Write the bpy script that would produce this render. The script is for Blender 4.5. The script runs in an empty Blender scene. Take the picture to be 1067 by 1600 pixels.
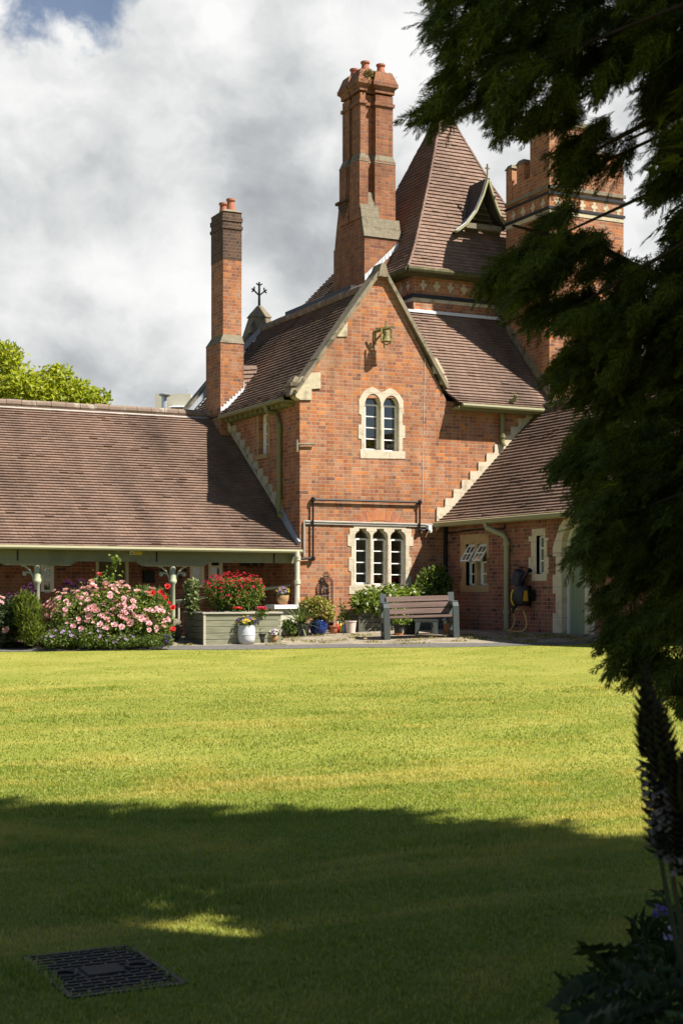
import bpy, math, random
import numpy as np
from mathutils import Vector, Matrix
from mathutils.geometry import tessellate_polygon
PI = math.pi
rnd = random.Random(7)
NR = np.random.default_rng(11)
SC = bpy.context.scene
COL = SC.collection

# ------------------------------------------------------------------ camera
F, CX, CY, EYE = 2300.0, 533.5, 923.0, 0.8        # focal length and horizon in photo pixels, eye height (m)
TH = math.atan(1133 / 2300)
CO, SI = math.cos(TH), math.sin(TH)
CAMX = 0.848 * CO - 30 * SI
CAMY = -0.848 * SI - 30 * CO
cam = bpy.data.cameras.new('camera')
camo = bpy.data.objects.new('camera', cam)
COL.objects.link(camo)
camo.location = (CAMX, CAMY, EYE)
camo.rotation_euler = (PI / 2, 0, -TH)
cam.sensor_width = 36
cam.lens = F / 1600 * 36
cam.shift_y = (CY - 800) / 1600
cam.clip_start = 0.1
cam.clip_end = 3000
cam.dof.use_dof = True
cam.dof.focus_distance = 29
cam.dof.aperture_fstop = 7.1
SC.camera = camo

# ------------------------------------------------------------------ sun, exposure
LDIR = Vector((-0.53, 0.60, -1.0)).normalized()
sun = bpy.data.lights.new('sun', 'SUN')
sun.energy = 5.0
sun.angle = math.radians(0.53)
sun.color = (1.0, 0.94, 0.84)
suno = bpy.data.objects.new('sun', sun)
COL.objects.link(suno)
suno.rotation_euler = LDIR.to_track_quat('-Z', 'Y').to_euler()
SC.view_settings.view_transform = 'Standard'
SC.view_settings.look = 'None'
SC.view_settings.exposure = 0.98
SC.view_settings.gamma = 1.0
SC.view_settings.use_curve_mapping = False


def pxdir(px, py):
    X, U = (px - CX) / F, (CY - py) / F
    return Vector((X * CO + SI, -X * SI + CO, U)).normalized()


# ------------------------------------------------------------------ node helper
class NT:
    def __init__(s, tree):
        s.t = tree
        tree.nodes.clear()

    def n(s, typ, ins=None, **props):
        nd = s.t.nodes.new(typ)
        for k, v in props.items():
            setattr(nd, k, v)
        for k, v in (ins or {}).items():
            sk = nd.inputs[k]
            if isinstance(v, bpy.types.NodeSocket):
                s.t.links.new(v, sk)
            elif isinstance(v, (tuple, list)) and len(v) == 3 and sk.type == 'RGBA':
                sk.default_value = (*v, 1)
            else:
                sk.default_value = v
        return nd

    def math(s, op, a, b=0.0, clamp=False):
        return s.n('ShaderNodeMath', {0: a, 1: b}, operation=op, use_clamp=clamp).outputs[0]

    def vmath(s, op, a, b=(0, 0, 0), out=0):
        return s.n('ShaderNodeVectorMath', {0: a, 1: b}, operation=op).outputs[out]

    def noise(s, vec, scale, detail=4, rough=0.5, out=0):
        return s.n('ShaderNodeTexNoise', {'Vector': vec, 'Scale': scale, 'Detail': detail, 'Roughness': rough}).outputs[out]

    def ramp(s, fac, stops, interp='LINEAR'):
        nd = s.n('ShaderNodeValToRGB', {0: fac})
        cr = nd.color_ramp
        cr.interpolation = interp
        while len(cr.elements) < len(stops):
            cr.elements.new(0.5)
        for e, (p, c) in zip(cr.elements, stops):
            e.position = p
            e.color = (*c, 1) if isinstance(c, (tuple, list)) else (c, c, c, 1)
        return nd.outputs[0]

    def mix(s, fac, a, b, blend='MIX'):
        nd = s.n('ShaderNodeMix', data_type='RGBA', blend_type=blend)
        for k, v in ((0, fac), (6, a), (7, b)):
            sk = nd.inputs[k]
            if isinstance(v, bpy.types.NodeSocket):
                s.t.links.new(v, sk)
            else:
                sk.default_value = (*v, 1) if isinstance(v, (tuple, list)) else v
        return nd.outputs[2]

    def mrange(s, v, a, b, c=0.0, d=1.0, smooth=True):
        return s.n('ShaderNodeMapRange', {0: v, 1: a, 2: b, 3: c, 4: d},
                   interpolation_type='SMOOTHSTEP' if smooth else 'LINEAR', clamp=True).outputs[0]


# ------------------------------------------------------------------ sky: clear sky with broken cloud
world = bpy.data.worlds.new('World')
SC.world = world
world.use_nodes = True
w = NT(world.node_tree)
tc = w.n('ShaderNodeTexCoord').outputs['Generated']
sky = w.n('ShaderNodeTexSky', sky_type='NISHITA', sun_disc=False, sun_elevation=math.radians(52.5),
          sun_rotation=math.atan2(0.53, -0.60), air_density=0.85, dust_density=0.35, ozone_density=1.2, altitude=100).outputs[0]
WS = 0.055
warp = w.vmath('SCALE', w.noise(tc, 5.0, 4, 0.5, 1), (0, 0, 0))
wn = w.n('ShaderNodeVectorMath', {0: w.noise(tc, 4.0, 4, 0.55, 1), 3: 0.10}, operation='SCALE').outputs[0]
dirw = w.vmath('ADD', tc, wn)


def blob(px, py, rpx, amp):
    c = w.vmath('DOT_PRODUCT', dirw, tuple(pxdir(px, py) + Vector((0.05, 0.05, 0.05))), 1)
    r = rpx / F
    dist2 = w.math('SUBTRACT', 1.0, w.math('DIVIDE', c, 1.085))
    return w.mrange(dist2, -0.02 * r, r * r / 2, amp, 0.0)


def pblob(px, py, rpx, amp):
    # smooth patch of brightness round one direction of the sky, its rim broken by noise
    d = pxdir(px, py)
    diff = w.vmath('SUBTRACT', w.vmath('SUBTRACT', dirw, (0.05, 0.05, 0.05)), tuple(d))
    ln = w.n('ShaderNodeVectorMath', {0: diff}, operation='LENGTH').outputs[1]
    return w.mrange(ln, 0.0, rpx / F, amp, 0.0)


sq = w.vmath('MULTIPLY', w.vmath('ADD', tc, w.n('ShaderNodeVectorMath', {0: w.noise(tc, 9.0, 5, 0.6, 1), 3: 0.045}, operation='SCALE').outputs[0]), (1.0, 1.0, 1.25))
n1 = w.noise(sq, 6.0, 10, 0.55)
n2 = w.noise(w.vmath('ADD', sq, (0.012, -0.020, 0.028)), 6.0, 10, 0.55)
n3 = w.noise(sq, 2.6, 3, 0.5)
lit = w.math('MULTIPLY', w.math('SUBTRACT', n1, n2), 2.1)
shade = w.math('ADD', w.math('ADD', 0.61, lit), w.math('MULTIPLY', w.math('SUBTRACT', n1, 0.5), 0.85))
shade = w.math('ADD', shade, w.math('MULTIPLY', w.math('SUBTRACT', n3, 0.5), 0.3))
for b in ((40, 150, 190, 0.42), (300, 80, 150, 0.30), (600, 50, 190, 0.34), (420, 165, 150, -0.20),
          (170, 290, 250, -0.20), (480, 380, 170, -0.40), (380, 290, 180, -0.22), (500, 230, 70, 0.30), (60, 400, 170, 0.26),
          (230, 420, 150, 0.22), (1020, 340, 150, 0.25), (860, 120, 180, 0.1), (430, 445, 60, 0.30), (120, 560, 300, 0.10)):
    shade = w.math('ADD', shade, pblob(*b))
cloud = w.ramp(shade, [(0.0, (0.40, 0.42, 0.445)), (0.28, (0.55, 0.57, 0.585)), (0.52, (0.72, 0.735, 0.74)),
                       (0.76, (0.88, 0.885, 0.88)), (1.0, (1.0, 1.0, 0.99))])
cloudc = w.mix(1.0, cloud, (0.50 / WS,) * 3, 'MULTIPLY')
hole = w.math('ADD', pblob(120, -25, 185, 1.0), w.math('MULTIPLY', w.math('SUBTRACT', w.noise(sq, 14.0, 8, 0.6), 0.5), 1.6))
cover = w.mrange(hole, 0.30, 0.62, 1.0, 0.10)
fw = w.vmath('DOT_PRODUCT', tc, tuple(pxdir(533, 500)), 1)
band = w.mrange(w.math('ADD', fw, w.math('MULTIPLY', w.math('SUBTRACT', n3, 0.5), 0.35)), 0.80, 0.92)
cover = w.math('MULTIPLY', cover, band)
skyc = w.mix(1.0, sky, (1.0, 1.0, 1.0), 'MULTIPLY')
bg = w.n('ShaderNodeBackground', {'Color': w.mix(cover, skyc, cloudc), 'Strength': WS})
w.n('ShaderNodeOutputWorld', {0: bg.outputs[0]})


# ------------------------------------------------------------------ places: photo pixel -> point on a real plane
def cam2w(X, Z, z):
    return Vector((CAMX + X * CO + Z * SI, CAMY - X * SI + Z * CO, z))


def at(px, py, Z):
    return cam2w((px - CX) / F * Z, Z, EYE + (CY - py) / F * Z)


def on_v(px, py, v0=0.0):
    xr = (px - CX) / F
    Z = (v0 - CAMY) / (CO - xr * SI)
    return (CAMX + Z * (xr * CO + SI), EYE + (CY - py) / F * Z)


def on_u(px, py, u0):
    xr = (px - CX) / F
    Z = (u0 - CAMX) / (xr * CO + SI)
    return (CAMY + Z * (CO - xr * SI), EYE + (CY - py) / F * Z)


EX = [-40, -9, -5.94, 0, 3.0, 4.42, 5.66, 12]
EZ = [24, 25.2, 25.6, 26.5, 25.9, 25.0, 24.0, 18]
Ez = [-.30, -.28, -.26, -.23, -.17, -.10, -.05, 0]


def camxz(x, y):
    dx, dy = x - CAMX, y - CAMY
    return dx * CO - dy * SI, dx * SI + dy * CO


def sstep(a, b, x):
    t = np.clip((x - a) / (b - a), 0, 1)
    return t * t * (3 - 2 * t)


def gz(x, y):
    x = np.asarray(x, float)
    y = np.asarray(y, float)
    X, Z = camxz(x, y)
    ze = np.interp(X, EX, Ez)
    Ze = np.interp(X, EX, EZ)
    lawn = -.62 + (ze + .62) * np.clip((Z - 5.7) / (Ze - 5.7), 0, 1)
    pav = ze * (1 - np.clip((Z - Ze) / 3.5, 0, 1))
    drop = -.55 * sstep(0.0, -1.3, x) * sstep(-.5, .1, y)
    und = .012 * np.sin(x * 1.3 + .5 * y) * np.sin(y * .9 - .4 * x) * (Z < Ze)
    return np.where(Z < Ze, lawn, pav) + drop + und


def on_g(px, py):
    xr = (px - CX) / F
    lo = 2.0
    for i in range(4000):
        Z = lo + i * .01
        p = at(px, py, Z)
        if p.z <= float(gz(p.x, p.y)):
            return p
    return p


def ground(x, y):
    return Vector((x, y, float(gz(x, y))))


# ------------------------------------------------------------------ mesh building
class MB:
    def __init__(s):
        s.v, s.f = [], []

    def add(s, vs, fs):
        b = len(s.v)
        s.v += [tuple(p) for p in vs]
        s.f += [tuple(i + b for i in f) for f in fs]
        return s

    def hexa(s, p):
        return s.add(p, [(0, 3, 2, 1), (4, 5, 6, 7), (0, 1, 5, 4), (1, 2, 6, 5), (2, 3, 7, 6), (3, 0, 4, 7)])

    def box(s, x0, x1, y0, y1, z0, z1):
        return s.hexa([(x0, y0, z0), (x1, y0, z0), (x1, y1, z0), (x0, y1, z0), (x0, y0, z1), (x1, y0, z1), (x1, y1, z1), (x0, y1, z1)])

    def frus(s, r0, z0, r1, z1):
        a, b = r0, r1
        return s.hexa([(a[0], a[2], z0), (a[1], a[2], z0), (a[1], a[3], z0), (a[0], a[3], z0),
                       (b[0], b[2], z1), (b[1], b[2], z1), (b[1], b[3], z1), (b[0], b[3], z1)])

    def bar(s, p, q, side, w, h):
        # box from p to q, w wide along 'side', h thick along the third axis
        p, q = Vector(p), Vector(q)
        d = (q - p).normalized()
        sd = Vector(side)
        sd = (sd - d * sd.dot(d)).normalized()
        up = d.cross(sd)
        a, b = sd * w / 2, up * h / 2
        return s.hexa([p - a - b, p + a - b, p + a + b, p - a + b, q - a - b, q + a - b, q + a + b, q - a + b])

    def tube(s, pts, r, n=8, cap=True):
        pts = [Vector(p) for p in pts]
        rs = r if isinstance(r, (list, tuple)) else [r] * len(pts)
        vs, fs = [], []
        prev = None
        for i, p in enumerate(pts):
            d = (pts[min(i + 1, len(pts) - 1)] - pts[max(i - 1, 0)]).normalized()
            if prev is None:
                prev = d.orthogonal().normalized()
            prev = (prev - d * prev.dot(d)).normalized()
            b = d.cross(prev)
            for k in range(n):
                a = 2 * PI * k / n
                vs.append(p + (prev * math.cos(a) + b * math.sin(a)) * rs[i])
        for i in range(len(pts) - 1):
            for k in range(n):
                fs.append((i * n + k, i * n + (k + 1) % n, (i + 1) * n + (k + 1) % n, (i + 1) * n + k))
        if cap:
            fs.append(tuple(range(n - 1, -1, -1)))
            fs.append(tuple(range((len(pts) - 1) * n, len(pts) * n)))
        return s.add(vs, fs)

    def lathe(s, prof, c=(0, 0, 0), n=20, cap=True, rot=0.0):
        vs, fs = [], []
        for r, z in prof:
            for k in range(n):
                a = 2 * PI * k / n + rot
                vs.append((c[0] + r * math.cos(a), c[1] + r * math.sin(a), c[2] + z))
        m = len(prof)
        for i in range(m - 1):
            for k in range(n):
                fs.append((i * n + k, i * n + (k + 1) % n, (i + 1) * n + (k + 1) % n, (i + 1) * n + k))
        if cap:
            fs.append(tuple(range(n - 1, -1, -1)))
            fs.append(tuple(range((m - 1) * n, m * n)))
        return s.add(vs, fs)

    def plate(s, outer, holes, to3, c0, c1):
        # flat shape with holes in a plane, from depth c0 to c1
        loops = [outer] + list(holes)
        flat = [p for l in loops for p in l]
        tris = tessellate_polygon([[Vector((a, b, 0)) for a, b in l] for l in loops])
        n = len(flat)
        vs = [to3(a, b, c0) for a, b in flat] + [to3(a, b, c1) for a, b in flat]
        fs = []
        for t in tris:
            fs.append(tuple(t))
            fs.append(tuple(i + n for i in reversed(t)))
        o = 0
        for l in loops:
            m = len(l)
            for i in range(m):
                j = (i + 1) % m
                fs.append((o + i, o + j, o + j + n, o + i + n))
            o += m
        return s.add(vs, fs)


def FV(a, b, c):      # plane facing the lawn: a = u, b = z, c = v
    return (a, c, b)


def FU(a, b, c):      # plane facing left: a = v, b = z, c = u
    return (c, a, b)


def smooth(me):
    me.polygons.foreach_set('use_smooth', [True] * len(me.polygons))


def mesh_obj(name, mb, mat, parent=None, loc=None, flat=True, label=None):
    """one mesh object; world coordinates unless the parent is a thing with its own frame"""
    me = bpy.data.meshes.new(name)
    if isinstance(mb, MB):
        vs, fs = mb.v, mb.f
        o0 = parent.get('_o') if parent is not None else None
        if o0 is not None:
            vs = [(a - o0[0], b - o0[1], c - o0[2]) for a, b, c in vs]
        me.from_pydata(vs, [], fs)
        me.validate()
        import bmesh
        bm = bmesh.new()
        bm.from_mesh(me)
        bmesh.ops.recalc_face_normals(bm, faces=bm.faces)
        bm.to_mesh(me)
        bm.free()
    else:
        V, Q = mb
        V = np.asarray(V, np.float32)
        if parent is not None and parent.get('_o') is not None:
            V = V - np.array(parent['_o'], np.float32)
        Q = np.asarray(Q, np.int32)
        k = Q.shape[1]
        me.vertices.add(len(V))
        me.vertices.foreach_set('co', V.ravel())
        me.loops.add(Q.size)
        me.loops.foreach_set('vertex_index', Q.ravel())
        me.polygons.add(len(Q))
        me.polygons.foreach_set('loop_start', np.arange(0, Q.size, k, dtype=np.int32))
        me.polygons.foreach_set('loop_total', np.full(len(Q), k, np.int32))
        me.update(calc_edges=True)
    if not flat:
        smooth(me)
    me.materials.append(mat)
    o = bpy.data.objects.new(name, me)
    COL.objects.link(o)
    if parent is not None:
        o.parent = parent
        if parent.get('_o') is not None:
            o['_o'] = list(parent['_o'])
    if loc is not None:
        o.location = loc
    if label:
        o['label'] = label
    return o


def tag(o, label=None, cat=None, group=None, kind=None):
    for k, v in (('label', label), ('category', cat), ('group', group), ('kind', kind)):
        if v:
            o[k] = v
    return o


def thing(name, label, cat, loc, rz=0.0, group=None, world=True):
    o = bpy.data.objects.new(name, None)
    o.empty_display_size = .2
    COL.objects.link(o)
    o.location = loc
    o.rotation_euler = (0, 0, rz)
    if world:
        o['_o'] = [float(c) for c in loc]
    return tag(o, label, cat, group)


def dup(o, parent=None, loc=None, rz=None, label=None):
    c = o.copy()
    COL.objects.link(c)
    if parent is not None:
        c.parent = parent
    if loc is not None:
        c.location = loc
    if rz is not None:
        c.rotation_euler = (0, 0, rz)
    if label:
        c['label'] = label
    for ch in list(o.children):
        dup(ch, c)
    return c


# ------------------------------------------------------------------ materials
def newmat(name):
    m = bpy.data.materials.new(name)
    m.use_nodes = True
    return m, NT(m.node_tree)


def simple(name, col, rough=.6, var=.18, scale=14, spec=.3, metal=0.0, bump=0.0, dirt=None, stretch=None):
    m, t = newmat(name)
    pos = t.n('ShaderNodeNewGeometry').outputs['Position']
    if stretch:
        pos = t.vmath('MULTIPLY', pos, stretch)
    nz = t.noise(pos, scale, 6, .6)
    c = t.mix(nz, tuple(x * (1 - var) for x in col), tuple(min(1, x * (1 + var)) for x in col))
    if dirt:
        c = t.mix(t.mrange(t.noise(pos, scale * .35, 5, .65), .5, .68), c, dirt)
    ins = {'Base Color': c, 'Roughness': rough, 'Specular IOR Level': spec, 'Metallic': metal}
    if bump:
        ins['Normal'] = t.n('ShaderNodeBump', {'Height': nz, 'Strength': bump, 'Distance': .02}).outputs[0]
    b = t.n('ShaderNodeBsdfPrincipled', ins)
    t.n('ShaderNodeOutputMaterial', {0: b.outputs[0]})
    return m


def leafmat(name, cols, transl=.35, rough=.5, spec=.3, patch=None):
    m, t = newmat(name)
    g = t.n('ShaderNodeNewGeometry')
    k = len(cols)
    c = t.ramp(g.outputs['Random Per Island'], [(i / max(1, k - 1), cc) for i, cc in enumerate(cols)])
    if patch:
        for sc, st, lo, hi, pc in patch:
            pos = t.vmath('MULTIPLY', g.outputs['Position'], st)
            c = t.mix(t.mrange(t.noise(pos, sc, 5, .6), lo, hi), c, pc)
    b = t.n('ShaderNodeBsdfPrincipled', {'Base Color': c, 'Roughness': rough, 'Specular IOR Level': spec})
    tr = t.n('ShaderNodeBsdfTranslucent', {'Color': t.mix(1.0, c, (1.1, 1.15, .6), 'MULTIPLY')})
    mx = t.n('ShaderNodeMixShader', {0: transl, 1: b.outputs[0], 2: tr.outputs[0]})
    t.n('ShaderNodeOutputMaterial', {0: mx.outputs[0]})
    return m


def brickmat(name, pal, mortar, stain=.5, pale=0.0, course=.075):
    m, t = newmat(name)
    g = t.n('ShaderNodeNewGeometry')
    sep = t.n('ShaderNodeSeparateXYZ', {0: g.outputs['Position']}).outputs
    nsp = t.n('ShaderNodeSeparateXYZ', {0: g.outputs['True Normal']}).outputs
    ax, ay = t.math('ABSOLUTE', nsp[0]), t.math('ABSOLUTE', nsp[1])
    big = t.math('GREATER_THAN', ax, ay)
    h = t.math('ADD', t.math('MULTIPLY', sep[1], big), t.math('MULTIPLY', sep[0], t.math('SUBTRACT', 1.0, big)))
    vec = t.n('ShaderNodeCombineXYZ', {0: h, 1: sep[2]}).outputs[0]
    wob = t.n('ShaderNodeVectorMath', {0: t.noise(vec, 5.0, 3, .5, 1), 3: .012}, operation='SCALE').outputs[0]
    vec2 = t.vmath('ADD', vec, wob)
    br = t.n('ShaderNodeTexBrick', {'Vector': vec2, 'Color1': (0, 0, 0), 'Color2': (1, 1, 1), 'Mortar': (0, 0, 0), 'Scale': 1.0,
                                    'Mortar Size': .0062, 'Mortar Smooth': .3, 'Bias': 0.0, 'Brick Width': .20, 'Row Height': course},
             offset=.5, offset_frequency=2, squash=.52, squash_frequency=2)
    col = t.ramp(br.outputs['Color'], [(i / (len(pal) - 1), c) for i, c in enumerate(pal)])
    pos = g.outputs['Position']
    fine = t.noise(pos, 60, 4, .7)
    col = t.mix(1.0, col, t.ramp(fine, [(0.2, .68), (.8, 1.25)]), 'MULTIPLY')
    mid = t.noise(pos, 9, 5, .65)
    col = t.mix(t.mrange(mid, .52, .75, 0, .5), col, (.20, .095, .058))
    col = t.mix(t.mrange(t.noise(pos, 2.3, 7, .68), .46, .70, 0, pale), col, (.50, .31, .18))
    mort = t.mix(t.noise(pos, 12, 4, .6), tuple(x * .75 for x in mortar), mortar)
    col = t.mix(br.outputs['Fac'], col, mort)
    col = t.mix(1.0, col, t.ramp(t.noise(pos, .75, 4, .6), [(.3, .80), (.7, 1.12)]), 'MULTIPLY')
    st = t.noise(t.vmath('MULTIPLY', pos, (1.9, 1.9, .45)), 1.3, 7, .66)
    col = t.mix(1.0, col, t.ramp(st, [(.3, 1 - stain * .55), (.62, 1.06)]), 'MULTIPLY')
    hgt = t.math('ADD', t.math('SUBTRACT', 1.0, br.outputs['Fac']), t.math('MULTIPLY', fine, .5))
    nb = t.n('ShaderNodeBump', {'Height': hgt, 'Strength': .6, 'Distance': .012}).outputs[0]
    b = t.n('ShaderNodeBsdfPrincipled', {'Base Color': col, 'Roughness': .9, 'Specular IOR Level': .15, 'Normal': nb})
    t.n('ShaderNodeOutputMaterial', {0: b.outputs[0]})
    return m


def tilemat(name, cols, lichen=(.44, .40, .33), amt=.45, patchy=.42):
    m, t = newmat(name)
    g = t.n('ShaderNodeNewGeometry')
    pos = g.outputs['Position']
    k = len(cols)
    c = t.ramp(g.outputs['Random Per Island'], [(i / (k - 1), cc) for i, cc in enumerate(cols)])
    c = t.mix(1.0, c, t.ramp(t.noise(t.vmath('MULTIPLY', pos, (1.5, .5, .3)), .7, 5, .6), [(.34, 1 - patchy), (.62, 1.1)]), 'MULTIPLY')
    c = t.mix(t.mrange(t.noise(pos, 30, 5, .7), .62, .74, 0, amt), c, lichen)
    c = t.mix(1.0, c, t.ramp(t.noise(pos, 70, 3, .6), [(.2, .75), (.8, 1.2)]), 'MULTIPLY')
    b = t.n('ShaderNodeBsdfPrincipled', {'Base Color': c, 'Roughness': .88, 'Specular IOR Level': .2})
    t.n('ShaderNodeOutputMaterial', {0: b.outputs[0]})
    return m


def glassmat():
    m, t = newmat('window_glass')
    lw = t.n('ShaderNodeFresnel', {'IOR': 1.5}).outputs[0]
    tr = t.n('ShaderNodeBsdfTransparent', {'Color': (.80, .84, .82)})
    gl = t.n('ShaderNodeBsdfGlossy', {'Color': (1, 1, 1), 'Roughness': .01})
    mx = t.n('ShaderNodeMixShader', {0: t.math('MULTIPLY', lw, 2.4, True), 1: tr.outputs[0], 2: gl.outputs[0]})
    t.n('ShaderNodeOutputMaterial', {0: mx.outputs[0]})
    return m


def woodmat(name, c1, c2, rough=.75, along=(.6, 9, 26)):
    m, t = newmat(name)
    pos = t.n('ShaderNodeTexCoord').outputs['Object']
    v = t.vmath('MULTIPLY', pos, along)
    nz = t.noise(v, 1.6, 7, .65)
    c = t.mix(t.mrange(nz, .3, .7, smooth=False), c1, c2)
    b = t.n('ShaderNodeBsdfPrincipled', {'Base Color': c, 'Roughness': rough, 'Specular IOR Level': .2,
                                         'Normal': t.n('ShaderNodeBump', {'Height': nz, 'Strength': .3, 'Distance': .01}).outputs[0]})
    t.n('ShaderNodeOutputMaterial', {0: b.outputs[0]})
    return m


M = {}
PAL = [(.27, .105, .062), (.43, .145, .055), (.33, .13, .08), (.60, .21, .06), (.21, .095, .07), (.46, .20, .11), (.35, .12, .06), (.43, .23, .145), (.48, .165, .055)]
M['brick'] = brickmat('orange_brick', PAL, (.50, .38, .255), .55, .5)
M['brick_wing'] = brickmat('red_brick', [(.30, .105, .07), (.24, .08, .055), (.36, .14, .09), (.09, .05, .048), (.33, .12, .075), (.27, .10, .07), (.38, .16, .10)], (.38, .30, .215), .45, .12)
M['brick_dark'] = brickmat('sooty_brick', [(.10, .06, .045), (.13, .075, .055), (.08, .05, .042), (.16, .09, .06)], (.24, .19, .14), .4, .05)
M['brick_stack'] = brickmat('chimney_brick', [(.28, .105, .06), (.34, .13, .062), (.22, .085, .058), (.42, .16, .07), (.27, .125, .085)], (.33, .26, .18), .7, .2)
M['voussoir'] = tilemat('rubbed_brick', [(.40, .16, .09), (.52, .20, .085), (.45, .20, .12), (.36, .14, .09)], (.5, .36, .24), .2, .1)
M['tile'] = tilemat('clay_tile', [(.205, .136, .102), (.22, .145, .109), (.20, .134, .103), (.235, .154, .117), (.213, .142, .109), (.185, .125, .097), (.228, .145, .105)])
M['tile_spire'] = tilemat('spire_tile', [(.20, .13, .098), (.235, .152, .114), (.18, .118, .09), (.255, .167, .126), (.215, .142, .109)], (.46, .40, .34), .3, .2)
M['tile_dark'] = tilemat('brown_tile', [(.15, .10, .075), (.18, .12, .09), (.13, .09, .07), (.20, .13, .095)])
M['ridge'] = simple('ridge_tile', (.21, .15, .115), .85, .3, 9, dirt=(.36, .32, .25))
def stonemat():
    m, t = newmat('pale_limestone')
    pos = t.n('ShaderNodeNewGeometry').outputs['Position']
    z = t.n('ShaderNodeSeparateXYZ', {0: pos}).outputs[2]
    nz = t.noise(pos, 16, 6, .6)
    c = t.mix(nz, (.52, .445, .325), (.66, .58, .45))
    c = t.mix(t.mrange(t.noise(pos, 4.5, 6, .7), .48, .68, 0, .8), c, (.40, .33, .23))
    c = t.mix(t.mrange(t.noise(t.vmath('MULTIPLY', pos, (6, 6, .8)), 1.6, 5, .65), .55, .72, 0, .5), c, (.27, .23, .17))
    fr = t.math('FRACT', t.math('DIVIDE', t.math('ADD', z, t.math('MULTIPLY', nz, .01)), .29))
    c = t.mix(t.math('MULTIPLY', t.math('LESS_THAN', fr, .045), .55), c, (.30, .25, .18))
    b = t.n('ShaderNodeBsdfPrincipled', {'Base Color': c, 'Roughness': .88, 'Specular IOR Level': .18,
                                         'Normal': t.n('ShaderNodeBump', {'Height': nz, 'Strength': .25, 'Distance': .02}).outputs[0]})
    t.n('ShaderNodeOutputMaterial', {0: b.outputs[0]})
    return m


M['stone'] = stonemat()
M['stone_aged'] = simple('lichened_stone', (.215, .185, .13), .9, .4, 11, .15, bump=.3, dirt=(.12, .10, .07))
M['stone_tan'] = simple('tan_sandstone', (.42, .29, .15), .9, .2, 14, .15, bump=.2, dirt=(.28, .19, .11))
M['kneel'] = simple('weathered_pale_stone', (.52, .45, .31), .9, .2, 12, .15, bump=.3, dirt=(.30, .25, .17))
M['coping'] = simple('grey_coping_stone', (.25, .205, .14), .9, .35, 9, .15, bump=.3, dirt=(.10, .085, .06))
M['white'] = simple('white_paint', (.80, .79, .76), .45, .04, 20)
M['cream'] = simple('cream_paint', (.60, .57, .44), .5, .08, 10)
M['sage'] = simple('sage_green_paint', (.215, .215, .115), .5, .12, 7, dirt=(.18, .175, .095))
M['sage_light'] = simple('pale_sage_paint', (.42, .44, .29), .5, .1, 12)
M['door'] = simple('grey_green_door_paint', (.23, .27, .17), .5, .08, 9, stretch=(1, 1, .2))
M['gutter'] = simple('cream_green_gutter', (.27, .255, .135), .5, .12, 8)
M['olive'] = simple('olive_iron', (.20, .19, .085), .55, .2, 12)
M['lead'] = simple('lead_sheet', (.36, .39, .43), .55, .2, 14, .4, dirt=(.25, .27, .30))
M['leadwhite'] = simple('bright_lead', (.62, .64, .66), .5, .12, 14)
M['black'] = simple('black_iron', (.010, .010, .011), .5, .2, 20, .25)
M['blueblack'] = simple('blue_black_brick', (.022, .022, .028), .6, .3, 20)
M['grey_band'] = simple('weathered_render_line', (.36, .34, .30), .8, .3, 16)
M['room'] = simple('dim_room_wall', (.34, .31, .25), .9, .2, 3)
M['glass'] = glassmat()
M['pot'] = simple('terracotta_pot', (.40, .145, .085), .8, .2, 15, dirt=(.28, .11, .07))
M['terra'] = simple('orange_terracotta', (.52, .20, .09), .8, .12, 15)
M['bell'] = simple('lichened_bronze', (.22, .19, .065), .65, .45, 30, .3, dirt=(.05, .042, .025))
M['planter'] = woodmat('grey_green_boards', (.145, .145, .095), (.29, .285, .20), .8, (1.3, 1.3, 16))
M['planter_dark'] = woodmat('dark_stained_boards', (.07, .07, .055), (.14, .14, .11), .8, (.6, .6, 14))
M['capwood'] = woodmat('silvered_board', (.36, .33, .27), (.52, .48, .40), .8, (2, 2, 8))
M['plank'] = woodmat('brown_recycled_plank', (.13, .085, .07), (.25, .175, .148), .6, (1.2, 20, 20))
M['frame'] = simple('grey_recycled_plastic', (.078, .092, .09), .55, .2, 25)
M['charcoal'] = simple('charcoal_plastic', (.035, .037, .04), .5, .15, 20)
M['blue'] = simple('cobalt_glaze', (.012, .035, .20), .15, .25, 6, .6)
M['navy'] = simple('navy_plastic', (.014, .016, .04), .4, .15, 20, .4)
M['whitepot'] = simple('white_washed_barrel', (.56, .57, .60), .6, .12, 12, stretch=(6, 6, .5))
M['pinkpot'] = simple('pale_pink_plastic', (.62, .52, .46), .5, .06, 12)
M['yellow'] = simple('yellow_plastic', (.72, .52, .03), .4, .06, 20)
M['red'] = simple('red_plastic', (.50, .03, .03), .35, .08, 20)
M['skyblue'] = simple('light_blue_plastic', (.15, .35, .62), .4, .06, 20)
M['hose'] = simple('tan_hose', (.58, .40, .16), .5, .08, 20)
M['brown_door'] = woodmat('brown_boards', (.10, .06, .035), (.16, .10, .06), .7, (14, 14, .6))
M['wicker'] = simple('wicker', (.30, .18, .08), .8, .35, 60)
M['soil'] = simple('garden_soil', (.045, .033, .022), .95, .35, 18, .1, bump=.6)
M['bark'] = simple('brown_bark', (.04, .029, .021), .95, .35, 18, .1, bump=.7, stretch=(1, 1, .25))
M['stem'] = simple('green_stem', (.10, .14, .05), .7, .2, 20)
M['darkstem'] = simple('dark_stem', (.03, .035, .018), .7, .2, 20)
M['drain'] = simple('cast_iron_cover', (.016, .0155, .015), .7, .4, 22, .25, dirt=(.035, .027, .018))
M['slate'] = simple('grey_metal_roof', (.40, .43, .47), .4, .08, 6, .4)
M['steel'] = simple('galvanised_steel', (.62, .64, .65), .35, .08, 20, .4, .6)

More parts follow.
